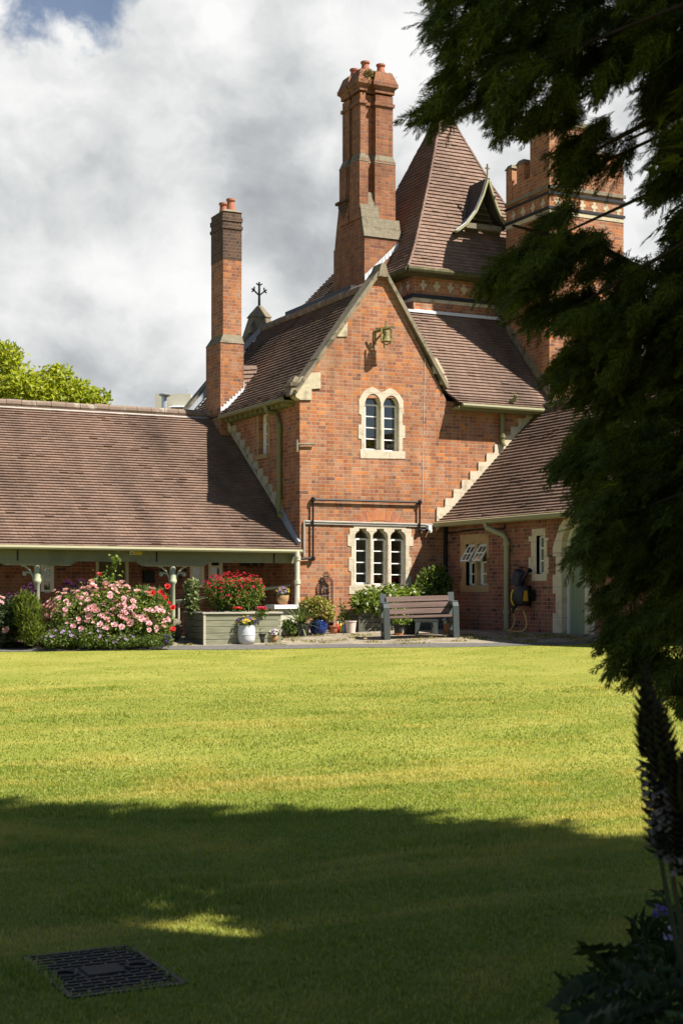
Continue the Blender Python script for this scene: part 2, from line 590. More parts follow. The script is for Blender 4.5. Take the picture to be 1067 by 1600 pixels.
# ------------------------------------------------------------------ ground, lawn, pavement
def grid(xs, ys, zf):
    XX, YY = np.meshgrid(xs, ys)
    P = cam2np(XX, YY)
    V = np.stack([P[0], P[1], zf(P[0], P[1])], -1).reshape(-1, 3)
    n, m = len(xs), len(ys)
    i = np.arange((m - 1) * n).reshape(m - 1, n)[:, :-1].ravel()
    return V, np.stack([i, i + 1, i + n + 1, i + n], -1)


def cam2np(X, Z):
    return CAMX + X * CO + Z * SI, CAMY - X * SI + Z * CO


def lawnmat():
    m, t = newmat('mown_lawn')
    pos = t.n('ShaderNodeNewGeometry').outputs['Position']
    c = t.mix(t.mrange(t.noise(pos, 1.1, 6, .6), .35, .68), (.225, .24, .038), (.33, .31, .068))
    c = t.mix(t.mrange(t.noise(pos, 60, 3, .7), .35, .75, 0, .55), c, (.10, .13, .016))
    b = t.n('ShaderNodeBsdfPrincipled', {'Base Color': c, 'Roughness': .9, 'Specular IOR Level': .1})
    t.n('ShaderNodeOutputMaterial', {0: b.outputs[0]})
    return m


def pavemat():
    m, t = newmat('worn_concrete_paving')
    pos = t.n('ShaderNodeNewGeometry').outputs['Position']
    c = t.mix(t.mrange(t.noise(pos, 2.0, 6, .65), .35, .65), (.19, .16, .12), (.34, .29, .215))
    c = t.mix(t.mrange(t.noise(pos, 14, 6, .7), .5, .62, 0, .75), c, (.14, .12, .085))
    c = t.mix(t.mrange(t.noise(pos, 7, 6, .75), .60, .68), c, (.30, .25, .06))
    bj = t.n('ShaderNodeTexBrick', {'Vector': pos, 'Scale': 1.0, 'Mortar Size': .014, 'Mortar Smooth': .4, 'Brick Width': .9, 'Row Height': .6}).outputs['Fac']
    c = t.mix(t.math('MULTIPLY', bj, .7), c, (.10, .085, .05))
    b = t.n('ShaderNodeBsdfPrincipled', {'Base Color': c, 'Roughness': .92, 'Specular IOR Level': .15})
    t.n('ShaderNodeOutputMaterial', {0: b.outputs[0]})
    return m


M['lawn'] = lawnmat()
M['pave'] = pavemat()
M['asphalt'] = simple('grey_asphalt', (.135, .128, .118), .92, .25, 30, .15, dirt=(.09, .085, .08))
M['earth'] = simple('rough_ground', (.09, .10, .035), .95, .3, 2, .1)

tag(mesh_obj('ground', MB().box(-400, 400, -400, 400, -1.3, -1.2), M['earth']), kind='structure')
xs = np.concatenate([np.linspace(-40, -8, 17)[:-1], np.linspace(-8, 8, 81), np.linspace(8, 40, 17)[1:]])
V, Q = [], None
NY = 140
tz = np.linspace(0, 1, NY) ** .9
rows = []
for x in xs:
    ze = float(np.interp(x, EX, EZ)) - .004
    rows.append(np.stack([np.full(NY, x), -14 + (ze + 14) * tz], -1))
A = np.array(rows)                                   # (nx, ny, 2)
gx, gy = cam2np(A[..., 0], A[..., 1])
V = np.stack([gx, gy, gz(gx, gy)], -1).reshape(-1, 3)
ii = (np.arange(len(xs) - 1)[:, None] * NY + np.arange(NY - 1)[None]).ravel()
tag(mesh_obj('lawn', (V, np.stack([ii, ii + NY, ii + NY + 1, ii + 1], -1)), M['lawn'], flat=False), kind='structure')


def strip(name, d0, d1, n, mat, dz):
    rows = []
    xs2 = np.linspace(-14, 9, 231)
    for x in xs2:
        ze = float(np.interp(x, EX, EZ))
        rows.append(np.stack([np.full(n, x), np.linspace(ze + d0, ze + d1, n)], -1))
    A = np.array(rows)
    gx, gy = cam2np(A[..., 0], A[..., 1])
    z = gz(gx, gy) + dz
    V = np.stack([gx, gy, z], -1).reshape(-1, 3)
    ii = (np.arange(len(xs2) - 1)[:, None] * n + np.arange(n - 1)[None]).ravel()
    tag(mesh_obj(name, (V, np.stack([ii, ii + n, ii + n + 1, ii + 1], -1)), mat, flat=False), kind='structure')


strip('path', -.02, .62, 6, M['asphalt'], .006)
strip('pavement', .6, 10.5, 90, M['pave'], 0.0)


# ------------------------------------------------------------------ roofs of plain tiles
def lerp_poly(P, s):
    k = s * (len(P) - 1)
    i = min(int(k), len(P) - 2)
    return P[i].lerp(P[i + 1], k - i)


def arcpoly(P, n=200):
    """resample so equal steps are equal lengths"""
    P = [Vector(p) for p in P]
    L = [0]
    for a, b in zip(P, P[1:]):
        L.append(L[-1] + (b - a).length)
    return P, L


def tile_rows(mb, Lp, Rp, gauge=.107, tw=.165, lift=.031, r=rnd, flip=False):
    Lp, Rp = [Vector(p) for p in Lp], [Vector(p) for p in Rp]
    mid = [(a + b) / 2 for a, b in zip(Lp, Rp)]
    # length measured square to the courses
    cum = [0.0]
    hdir = (Rp[0] - Lp[0]).normalized()
    for a, b in zip(mid, mid[1:]):
        d = b - a
        cum.append(cum[-1] + (d - hdir * d.dot(hdir)).length)
    N = max(1, round(cum[-1] / gauge))

    def samp(i):
        tgt = cum[-1] * i / N
        k = max(j for j in range(len(cum)) if cum[j] <= tgt + 1e-6)
        k = min(k, len(cum) - 2)
        s = (tgt - cum[k]) / max(1e-6, cum[k + 1] - cum[k])
        return Lp[k].lerp(Lp[k + 1], s), Rp[k].lerp(Rp[k + 1], s)
    for k in range(len(Lp) - 1):            # boarding under the tiles
        d = (Rp[k] - Lp[k]).cross(mid[k + 1] - mid[k]).normalized() * .03
        d = -d if d.z > 0 else d
        mb.add([Lp[k] + d, Rp[k] + d, Rp[k + 1] + d, Lp[k + 1] + d], [(0, 1, 2, 3)])
    for i in range(N):
        a0, b0 = samp(i)
        a1, b1 = samp(i + 1)
        w0 = (b0 - a0).length
        if w0 < .02:
            continue
        up = ((a1 + b1) - (a0 + b0))
        nrm = (b0 - a0).cross(up).normalized()
        if nrm.z < 0:
            nrm = -nrm
        x = -(tw / 2 if i % 2 else 0) - .0
        sag = r.uniform(-.001, .001)
        while x < w0:
            t0, t1 = max(0, x) / w0, min(w0, x + tw - .004) / w0
            x += tw
            if t1 - t0 < .02 / w0:
                continue
            lf = lift + r.uniform(-.0025, .003) + sag
            if r.random() < .03:
                lf += .012
            dl = up.normalized() * r.uniform(-.003, .003)
            p0, p1 = a0.lerp(b0, t0) + dl, a0.lerp(b0, t1) + dl
            q0, q1 = a1.lerp(b1, t0), a1.lerp(b1, t1)
            mb.add([p0 + nrm * lf, p1 + nrm * (lf + r.uniform(-.002, .002)), q1 + nrm * .002, q0 + nrm * .002,
                    p0 - nrm * .012, p1 - nrm * .012], [(0, 1, 2, 3), (4, 5, 1, 0)])
    return mb


def ridge(mb, p, q, r=.085, seg=.32, n=10):
    p, q = Vector(p), Vector(q)
    k = max(1, round((q - p).length / seg))
    for i in range(k):
        a, b = p.lerp(q, i / k), p.lerp(q, (i + .97) / k)
        j = Vector((0, 0, rnd.uniform(-.006, .006)))
        mb.tube([a + j, b + j], r + rnd.uniform(-.004, .004), n)
    return mb


def room(mb, to3, a0, a1, b0, b1, c0, c1):
    P = lambda a, b, c: to3(a, b, c)
    mb.add([P(a0, b0, c0), P(a1, b0, c0), P(a1, b1, c0), P(a0, b1, c0), P(a0, b0, c1), P(a1, b0, c1), P(a1, b1, c1), P(a0, b1, c1)],
           [(4, 5, 6, 7), (0, 1, 5, 4), (1, 2, 6, 5), (2, 3, 7, 6), (3, 0, 4, 7)])
    return mb


def bars_rect(mb, to3, a0, a1, zs, c, wst=.035, wr=.022, d=.04, mids=()):
    """white window leaf: stiles at both sides, rails at each z of zs"""
    def b(x0, x1, z0, z1, e=0):
        P = [to3(x, z, cc) for cc in (c - e, c + d) for x, z in ((x0, z0), (x1, z0), (x1, z1), (x0, z1))]
        mb.hexa(P)
    b(a0, a0 + wst, min(zs), max(zs), .004)
    b(a1 - wst, a1, min(zs), max(zs), .004)
    for i, z in enumerate(zs):
        w_ = wst if z in (min(zs), max(zs)) else wr
        b(a0 + wst, a1 - wst, z - w_ / 2, z + w_ / 2)
    for m_ in mids:
        b(m_ - wr / 2, m_ + wr / 2, min(zs), max(zs), -.003)
    return mb


# ================================================================== brick house with the gable
house = thing('brick_house', 'orange brick gabled house with pale stone windows, in the middle of the photo', 'house', (0, 0, 0))
# --- window geometry on the front wall
def pv(l, v=0.0):
    return [on_v(x, y, v) for x, y in l]


def gothic(x0, x1, yb, ys, ya):
    xm = (x0 + x1) / 2
    pts = [(x0, yb), (x0, ys)]
    for k in range(1, 6):
        t = k / 6
        pts.append((x0 + (xm - x0) * (1 - math.cos(t * PI / 2)) ** .9 * 1.0, ys + (ya - ys) * math.sin(t * PI / 2)))
    pts.append((xm, ya))
    for k in range(5, 0, -1):
        t = k / 6
        pts.append((x1 - (x1 - xm) * (1 - math.cos(t * PI / 2)) ** .9, ys + (ya - ys) * math.sin(t * PI / 2)))
    pts += [(x1, ys), (x1, yb)]
    return pts


def should(x0, x1, yb, dy=0.0):
    w_ = x1 - x0
    pts = [(x0, yb), (x0, 838 + dy)]
    for k in range(1, 5):
        a = k / 5 * PI / 2
        pts.append((x0 + w_ * .26 * (1 - math.cos(a)), 838 + dy - 8.0 * math.sin(a)))
    pts += [(x0 + .26 * w_, 829.5 + dy), (x0 + .26 * w_, 825.5 + dy), (x1 - .26 * w_, 825.5 + dy), (x1 - .26 * w_, 829.5 + dy)]
    for k in range(4, 0, -1):
        a = k / 5 * PI / 2
        pts.append((x1 - w_ * .26 * (1 - math.cos(a)), 838 + dy - 8.0 * math.sin(a)))
    pts += [(x1, 838 + dy), (x1, yb)]
    return pts


LA = gothic(569.6, 594.6, 703, 632, 615)
LB = gothic(598.2, 623.0, 705, 634, 618)
L3 = [should(554.4, 578.4, 913), should(582, 605.6, 914.5, .6), should(609.5, 633.4, 916, 1.2)]
SUR2 = [(563, 716), (562, 703), (564.2, 702), (564.2, 686), (559.5, 685), (559.5, 664), (564, 663), (564, 648), (560.5, 647), (560.5, 625), (563, 620),
        (568, 612), (575, 607), (582, 604.3), (590, 609), (596.2, 614), (602, 610), (609.5, 606.3), (617, 610), (625, 618), (629.5, 626), (630.5, 647),
        (628.3, 648), (628.3, 664), (632.3, 665), (632.3, 684), (628.5, 685), (628.5, 705), (632.5, 706), (632.5, 717)]
SUR3 = [(545, 928), (545, 916), (548, 915), (548, 893), (544.8, 892), (544.8, 871), (548.5, 870), (548.5, 854), (543, 853), (543, 836), (546, 835),
        (546, 825.5), (552.5, 825), (552.5, 820.5), (634, 822.5), (634, 826), (642, 826.5), (642, 838), (644.8, 839), (644.8, 853), (638.5, 854), (638.5, 870.5),
        (642, 871), (642, 886), (639.5, 887), (638.5, 900), (642, 901), (642, 931)]
H2 = [(566, 705.5), (566, 622), (624.5, 622), (624.5, 705.5)]
H3 = [(551.5, 917), (551.5, 824), (635, 824), (635, 917)]
eL, ap, eR = on_v(466, 602, 0), on_v(598, 420, 0), on_v(699, 598, 0)
UR = 6.05
wall = MB()
gab = [(0, -.4), (UR, -.4), (UR, 4.86), (eR[0] - .02, 4.86), (ap[0], ap[1] - .05), (0, 4.93)]
wall.plate(gab, [pv(H2), pv(H3)], FV, 0.0, .3)
# left flank wall with one small window
sw = [on_u(x, y, 0) for x, y in ((404.5, 713), (404.5, 646), (419, 640), (419, 709))]
sv0, sv1 = min(p[0] for p in sw), max(p[0] for p in sw)
sz0, sz1 = on_u(412, 710, 0)[1], on_u(412, 645, 0)[1]
wall.plate([(.3, -.9), (6.6, -.9), (6.6, 4.8), (.3, 4.8)], [[(sv0, sz0), (sv1, sz0), (sv1, sz1), (sv0, sz1)]], FU, 0.0, .3)
wall.plate([(.3, -.5), (3.56, -.5), (3.56, 4.6), (1.95, 7.2), (.3, 5.0)], [], FV, 6.3, 6.6)
mesh_obj('wall', wall, M['brick'], house)
# relieving arch of bricks on end
va = MB()
c0 = on_v(593.5, 868, 0)
for k in range(27):
    a = math.radians(90 + 38 - 76 * k / 26)
    R0, R1 = .82, 1.03
    p0 = (c0[0] + R0 * math.cos(a), c0[1] - .08 + R0 * math.sin(a))
    p1 = (c0[0] + R1 * math.cos(a), c0[1] - .08 + R1 * math.sin(a))
    va.bar((p0[0], -.001, p0[1]), (p1[0], -.001, p1[1]), (0, 1, 0), .01, .037)
mesh_obj('relieving_arch', va, M['voussoir'], house)


def stone_window(name, sur, lights, zlines, label, frame_c=.11, to3=FV, q=pv, depth=.24, roomd=1.0, parent=house, mat='stone', proud=-.012, sill=None):
    wm = MB().plate(q(sur), [q(l) for l in lights], to3, proud, depth)
    if sill:
        wm.hexa([to3(*t) for t in sill])
    wo = mesh_obj('window', wm, M[mat], parent, label=label)
    fm, pm = MB(), MB()
    rm = MB()
    for l, zl in zip(lights, zlines):
        P = q(l)
        a0, a1 = min(p[0] for p in P), max(p[0] for p in P)
        a0 += .048
        b0, b1 = min(p[1] for p in P), max(p[1] for p in P)
        zs = [q([((l[0][0] + l[-1][0]) / 2, y)])[0][1] for y in zl]
        bars_rect(fm, to3, a0 - .005, a1 + .005, zs, frame_c)
        # thin frame line round the head
        hp = [(p[0] + (.048 if p[0] < (a0 + a1) / 2 - .03 else .024 if p[0] < (a0 + a1) / 2 + .04 else 0), p[1]) for p in P if p[1] >= max(zs) - .01]
        hp = sorted(hp, key=lambda p: p[0])
        for s0, s1 in zip(hp, hp[1:]):
            fm.bar(to3(s0[0], s0[1] - .008, frame_c + .02), to3(s1[0], s1[1] - .008, frame_c + .02), to3(0, 0, 1), .03, .022)
        pm.add([to3(a0 - .01, b0, frame_c + .03), to3(a1 + .01, b0, frame_c + .03), to3(a1 + .01, b1, frame_c + .03), to3(a0 - .01, b1, frame_c + .03)], [(0, 1, 2, 3)])
    allp = [p for l in lights for p in q(l)]
    A0, A1 = min(p[0] for p in allp) - .15, max(p[0] for p in allp) + .15
    B0, B1 = min(p[1] for p in allp) - .1, max(p[1] for p in allp) + .1
    room(rm, to3, A0, A1, B0, B1, depth + .004 if depth > .24 else .305, roomd)
    mesh_obj('frame', fm, M['white'], wo)
    mesh_obj('pane', pm, M['glass'], wo)
    mesh_obj('interior', rm, M['room'], parent)
    return wo


stone_window('window', SUR2, [LA, LB], [(632, 650, 667.5, 685, 701.8), (634, 653, 669.5, 687, 704)], 'two-light pointed window high in the gable')
W3 = stone_window('window', SUR3, L3, [(842, 860.5, 878.5, 896, 911.5), (843, 861, 879.5, 897, 913), (843.5, 862, 880.5, 898, 914)],
                  'three-light window with shouldered heads on the ground floor')
cu_ = MB()
for x0, x1 in ((555, 561), (573, 581), (600, 605), (627, 633)):
    a0, b0 = on_v(x0, 916, .42)
    a1, b1 = on_v(x1, 826, .42)
    k_ = 6
    for i in range(k_):
        u0, u1 = a0 + (a1 - a0) * i / k_, a0 + (a1 - a0) * (i + 1) / k_
        d_ = .03 * (i % 2)
        cu_.add([(u0, .42 + d_, b0), (u1, .45 - d_, b0), (u1, .45 - d_, b1), (u0, .42 + d_, b1)], [(0, 1, 2, 3)])
mesh_obj('curtains', cu_, simple('net_curtain_cloth', (.40, .37, .31), .9, .1, 8), W3)
# flank window
fmb, pmb, rmb = MB(), MB(), MB()
bars_rect(fmb, FU, sv0 + .04, sv1 - .02, [sz0 + .02, sz0 + (sz1 - sz0) * .25, sz0 + (sz1 - sz0) * .5, sz0 + (sz1 - sz0) * .75, sz1 - .02], .10, .03)
pmb.add([(.13, sv0, sz0), (.13, sv1, sz0), (.13, sv1, sz1), (.13, sv0, sz1)], [(0, 1, 2, 3)])
room(rmb, FU, sv0 - .1, sv1 + .1, sz0 - .1, sz1 + .1, .305, 1.6)
smb = MB().box(-.06, .2, sv0 - .06, sv1 + .06, sz0 - .10, sz0 - .002)
smb.box(-.008, .2, sv0 - .10, sv0 - .002, sz0, sz1 + .1).box(-.008, .2, sv1 + .002, sv1 + .1, sz0, sz1 + .1).box(-.009, .2, sv0 - .1, sv1 + .1, sz1 + .1, sz1 + .25)
fo = mesh_obj('window', smb, M['stone_tan'], house, label='narrow white window in the shaded left flank')
mesh_obj('frame', fmb, M['white'], fo)
mesh_obj('pane', pmb, M['glass'], fo)
mesh_obj('interior', rmb, M['room'], house)

# --- roofs of the house
roof = MB()
RZ = 7.27
AU = ap[0]
Lf = [(-.30, 4.76), (-.05, 4.95), (.35, 5.36), (AU, RZ)]
tile_rows(roof, [(u, 6.5, z) for u, z in Lf], [(u, .14, z) for u, z in Lf], .107)
Rf = [(3.72, 4.75), (3.45, 5.0), (AU, RZ)]
tile_rows(roof, [(u, .14, z) for u, z in Rf], [(u, 6.5, z) for u, z in Rf], .107)
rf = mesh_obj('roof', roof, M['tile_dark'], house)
ro = MB()
mesh_obj('ridge_tiles', ridge(ro, (AU, .3, RZ + .03), (AU, 6.45, RZ + .03), .1), M['ridge'], rf)
# roof facing the lawn, right of the gable
r2 = MB()
Lp = [(3.60, -.34, 4.78), (3.53, -.1, 4.95), (3.25, .25, 5.3), (2.03, 2.0, 7.12)]
Rp = [(UR - .004, -.34, 4.78), (UR - .004, -.1, 4.95), (UR - .004, .25, 5.3), (UR - .004, 2.0, 7.12)]
rf2 = mesh_obj('roof', tile_rows(r2, Lp, Rp, .107), M['tile'], house, label='brown tiled slope right of the gable')
gm = MB()
gm.tube([(3.62, -.37, 4.745), (UR - .06, -.37, 4.735)], .05, 8)
gm.box(3.56, UR - .01, -.33, -.002, 4.66, 4.73)
mesh_obj('gutter', gm, M['olive'], house)
mesh_obj('lead_flashing', MB().bar((2.3, 1.955, 7.15), (UR - .02, 1.955, 7.15), (0, 1, 0), .05, .06), M['leadwhite'], house)
# eave boards on the left flank
em = MB()
em.box(-.27, -.002, .2, 6.5, 4.66, 4.70)
em.tube([(-.33, .16, 4.70), (-.33, 3.6, 4.70)], .05, 8)
for k in range(12):
    em.box(-.26, -.002, .3 + k * .28, .36 + k * .28, 4.58, 4.66)
mesh_obj('gutter', em, M['olive'], house)

# --- gable coping with kneelers
cp = MB()
def coping(p, q, th=.08, v0=-.09, v1=.30):
    p, q = Vector((p[0], 0, p[1])), Vector((q[0], 0, q[1]))
    k = max(1, round((q - p).length / .8))
    for i in range(k):
        a, b = p.lerp(q, i / k), p.lerp(q, (i + .992) / k)
        a.y = b.y = (v0 + v1) / 2
        cp.bar(a, b, (0, 1, 0), v1 - v0, th + rnd.uniform(-.008, .008))
lo, hi, ro_ = on_v(463, 611, -.09), on_v(598.5, 416, -.09), on_v(700, 604, -.09)
coping(lo, (hi[0], hi[1] - .02))
coping(ro_, (hi[0], hi[1] - .02))
cp.plate([(hi[0] - .13, hi[1] - .22), (hi[0] + .13, hi[1] - .22), (hi[0] + .05, hi[1] + .06), (hi[0] - .05, hi[1] + .06)], [], FV, -.115, .26)
mesh_obj('coping', cp, M['coping'], house)
for l_, vv in (([(462, 621), (458, 608), (472, 589), (480, 583), (500, 582), (500, 607), (486, 608), (486, 625), (468.5, 625)], -.035), ([(527, 521), (542, 503), (542, 526), (527, 526)], -.02),
               ([(676, 584), (676, 560), (682, 560), (695, 584)], -.02), ([(688, 600), (688, 586), (696, 588), (701, 604)], -.02)):
    mesh_obj('kneeler', MB().plate(pv(l_), [], FV, vv, .25), M['kneel'], house)
k2 = MB()
kp = on_v(462, 605, 0)
k2.frus((kp[0] - .16, kp[0] + .02, -.03, .32), kp[1] - .17, (kp[0] - .08, kp[0] + .04, -.03, .3), kp[1] + .02)
k2.box(kp[0] - .14, kp[0] + .1, -.06, .34, kp[1] + .02, kp[1] + .09)
k2.frus((kp[0] - .10, kp[0] + .06, -.04, .32), kp[1] + .09, (kp[0] - .02, kp[0] + .04, -.02, .2), kp[1] + .22)
mesh_obj('kneeler', k2, M['coping'], house)
# --- far gable end with coping, finial base and iron cross
fg = MB()
for a, b in (((-.35, 4.75), (AU, RZ + .18)), ((3.6, 4.75), (AU, RZ + .18))):
    fg.bar((a[0], 6.6, a[1]), (b[0], 6.6, b[1]), (0, 1, 0), .34, .2)
mesh_obj('coping', fg, M['stone_aged'], house)
lf = MB()
lf.bar((-.3, 6.38, 4.83), (AU, 6.38, RZ + .1), (0, 1, 0), .1, .1)
mesh_obj('lead_flashing', lf, M['lead'], house)
fb = MB()
zc = RZ + .12
fb.frus((AU - .34, AU + .34, 6.35, 6.85), zc - .2, (AU - .22, AU + .22, 6.42, 6.78), zc + .22)
fb.frus((AU - .27, AU + .27, 6.4, 6.8), zc + .22, (AU - .2, AU + .2, 6.45, 6.75), zc + .32)
fb.frus((AU - .2, AU + .2, 6.45, 6.75), zc + .32, (AU - .05, AU + .05, 6.55, 6.65), zc + .52)
fin = mesh_obj('finial', fb, M['coping'], house)
cr = MB()
cr.tube([(AU, 6.6, zc + .5), (AU, 6.6, zc + 1.12)], [.035, .022], 6)
for s in (-1, 1):
    cr.tube([(AU, 6.6, zc + .78), (AU + s * .14, 6.6, zc + .9), (AU + s * .2, 6.6, zc + .94)], .02, 6)
    cr.tube([(AU + s * .14, 6.6, zc + .9), (AU + s * .13, 6.6, zc + .99)], .018, 6)
    cr.tube([(AU + s * .14, 6.6, zc + .9), (AU + s * .2, 6.6, zc + .86)], .018, 6)
    cr.tube([(AU, 6.6, zc + 1.03), (AU + s * .08, 6.6, zc + 1.08)], .018, 6)
mesh_obj('cross', cr, M['black'], fin)

# --- left chimney
def ring(mb, r, z0, z1, out=0.0):
    return mb.box(r[0] - out, r[1] + out, r[2] - out, r[3] + out, z0, z1)


def pots(parent, spots, z, h=.3, r=.095):
    for x, y in spots:
        pm_ = MB().lathe([(r * 1.12, 0), (r * 1.05, h * .25), (r * .86, h * .7), (r * .9, h * .82), (r * 1.1, h * .86), (r * 1.1, h), (r * .8, h), (r * .78, h * .5)], (x, y, z), 14)
        mesh_obj('chimney_pot', pm_, M['pot'], parent)


zz = lambda y, Z: EYE + (CY - y) / F * Z
lowr, upr = (-.25, .315, 3.75, 4.66), (-.155, .295, 3.83, 4.57)
Zc = 33.3
ch = MB()
ring(ch, lowr, 4.2, zz(535, Zc))
ring(ch, upr, zz(527, Zc), zz(404, Zc))
cho = mesh_obj('chimney', ch, M['brick'], rf, label='slim left chimney, dark at the top')
cs = MB()
cs.frus((lowr[0] - .012, lowr[1] + .012, lowr[2] - .012, lowr[3] + .012), zz(535, Zc), (upr[0], upr[1], upr[2], upr[3]), zz(521, Zc))
mesh_obj('weathering', cs, M['stone_aged'], rf)
cs = MB()
cs.frus((upr[0] - .02, upr[1] + .02, upr[2] - .02, upr[3] + .02), zz(328, Zc), (upr[0] + .08, upr[1] - .08, upr[2] + .08, upr[3] - .08), zz(323, Zc))
mesh_obj('weathering', cs, M['stone_aged'], rf)
cd = MB()
ring(cd, upr, zz(404, Zc), zz(337, Zc), .004)
ring(cd, upr, zz(355, Zc), zz(350, Zc), .025)
ring(cd, upr, zz(343, Zc), zz(336, Zc), .022)
ring(cd, upr, zz(336, Zc), zz(328, Zc), .0)
mesh_obj('chimney_top', cd, M['brick_dark'], rf)
pots(rf, [(.10, 4.0), (.08, 4.4)], zz(326, Zc), .30)
lw = MB()
for k in range(8):     # stepped lead soaker where the stack meets the roof
    u0 = lowr[0] + .56 * k / 8
    zb = 4.86 + (k / 8) * .5
    lw.box(u0, u0 + .066, lowr[2] - .02, lowr[2] - .002, zb - .12, zb + .10)
lw.box(lowr[1] + .002, lowr[1] + .02, 3.75, 4.3, 5.3, 5.55)
mesh_obj('lead_flashing', lw, M['leadwhite'], rf)
tuft = MB()   # little tiled saddle right of the stack
tile_rows(tuft, [(lowr[1], 3.9, 5.35), (lowr[1], 3.95, 5.95)], [(lowr[1] + .45, 3.9, 5.42), (lowr[1] + .4, 3.95, 5.98)], .09)
mesh_obj('saddle_tiles', tuft, M['tile'], rf)

# --- tall clustered chimney behind the gable
Zb = 34.6
y2 = lambda y: zz(y, Zb)
bu0, bu1, bv0, bv1 = 3.05, 4.0, 3.07, 4.70
SHAFTS = [(3.06, 3.195, 3.30, 3.74), (3.464, 3.92, 3.30, 3.76), (3.06, 3.40, 3.88, 4.24), (3.50, 3.92, 3.86, 4.24), (3.15, 3.84, 3.44, 4.15)]


def cluster(mb, g0, z0, g1=None, z1=None):
    g1 = g0 if g1 is None else g1
    for i, r in enumerate(SHAFTS):
        e = .0017 * i
        mb.frus((r[0] - g0, r[1] + g0, r[2] - g0, r[3] + g0), z0 + e, (r[0] - g1, r[1] + g1, r[2] - g1, r[3] + g1), z1 + e)


ST = MB()
ST.box(bu0, bu1, bv0, bv1, 6.3, y2(377))
ST.hexa([(bu0, bv0 + .02, y2(377)), (bu1, bv0 + .02, y2(377)), (bu1, bv1 - .05, y2(377)), (bu0, bv1 - .05, y2(377)),
         (bu0, bv0 + .12, y2(346)), (bu1, bv0 + .12, y2(346)), (bu1, bv1 - .15, y2(346)), (bu0, bv1 - .15, y2(346))])
ST.hexa([(bu0 + .001, bv0 + .13, y2(346)), (3.46, bv0 + .13, y2(346)), (3.46, bv1 - .15, y2(346)), (bu0 + .001, bv1 - .15, y2(346)),
         (bu0 + .001, bv0 + .27, y2(305)), (3.46, bv0 + .27, y2(305)), (3.46, bv1 - .3, y2(305)), (bu0 + .001, bv1 - .3, y2(305))])
cluster(ST, .045, y2(346), .045, y2(253))
ST.box(2.985, 3.3, 3.9, 4.26, y2(310), y2(254))
cluster(ST, .0, y2(250), .0, y2(150))
cluster(ST, .035, y2(167), .035, y2(162))
cluster(ST, .03, y2(147), .03, y2(141))
stack = mesh_obj('chimney', ST, M['brick_stack'], rf, label='tall clustered chimney with four pots')
sw_ = MB()
cluster(sw_, .052, y2(257), -.004, y2(243))
sw_.frus((2.975, 3.3, 3.89, 4.27), y2(257), (3.06, 3.3, 3.92, 4.23), y2(243))
mesh_obj('weathering', sw_, M['stone_aged'], rf)
sr_ = MB()
ramp_ = [(bv0 - .03, 377), (bv0 + .045, 361), (bv0 + .11, 345), (bv0 + .16, 332), (bv0 + .215, 318), (bv0 + .275, 303)]
for i, ((va_, ya_), (vb_, yb_)) in enumerate(zip(ramp_, ramp_[1:])):     # sloping stone courses on the front
    ue = bu1 + .015 if i < 2 else 3.50
    sr_.hexa([(bu0 - .02, va_, y2(ya_) + .008), (ue, va_, y2(ya_) + .008), (ue, va_ + .1, y2(ya_) + .008), (bu0 - .02, va_ + .1, y2(ya_) + .008),
              (bu0 - .02, vb_ - .012, y2(yb_)), (ue, vb_ - .012, y2(yb_)), (ue, vb_ + .1, y2(yb_)), (bu0 - .02, vb_ + .1, y2(yb_))])
mesh_obj('sloping_stones', sr_, M['stone_aged'], rf)
cb = MB()
for k in range(5):    # stepped brick corbel carrying the rib on the flank
    g_ = .045 * k
    cb.box(bu0 - .025 - .014 * k, bu0 + .1, 4.08 - .03 - g_, 4.08 + .03 + g_, y2(340) + k * .085, y2(340) + k * .085 + .083)
cb.box(bu0 - .13, bu0 + .1, 3.80, 4.36, y2(340) + .427, y2(340) + .49)
mesh_obj('corbel', cb, M['brick_dark'], rf)
cap = MB()
cluster(cap, .03, y2(141), .085, y2(137))
cluster(cap, .095, y2(137), .095, y2(131))
cluster(cap, .085, y2(131), -.01, y2(113))
mesh_obj('chimney_top', cap, M['brick_stack'], rf)
pots(rf, [(3.29, 3.5), (3.70, 3.5), (3.28, 4.05), (3.74, 4.05)], y2(115), .27, .10)
# lead flashing stepping up the stack
fl = MB()
for k in range(10):
    u0 = bu0 + .88 * k / 10
    zb = y2(440) + (y2(384) - y2(440)) * k / 10
    fl.plate([(u0, zb - .08), (u0 + .1, zb - .0), (u0 + .095, zb + .14), (u0, zb + .05)], [], FV, bv0 - .02, bv0 - .003)
mesh_obj('lead_flashing', fl, M['leadwhite'], rf)
fd = MB()
fd.bar((AU + .02, 1.4, RZ + .13), (AU + .02, 4.9, RZ + .13), (1, 0, 0), .14, .13)
mesh_obj('lead_flashing', fd, M['charcoal'], rf)
wd = MB()   # red-leaved weeds and moss on the cap
MOSS = leafmat('chimney_weeds', [(.10, .13, .03), (.20, .20, .05), (.25, .10, .07)], .2)


def tuftnp(c, r, n, ln, w_):
    P = np.array(c) + (NR.normal(size=(n, 3)) * np.array(r))
    return leaves(P, NR.normal(size=(n, 3)) + np.array([0, 0, .8]), NR.normal(size=(n, 3)), ln, w_)


def nrmz(a):
    return a / np.maximum(1e-6, np.linalg.norm(a, axis=1, keepdims=True))


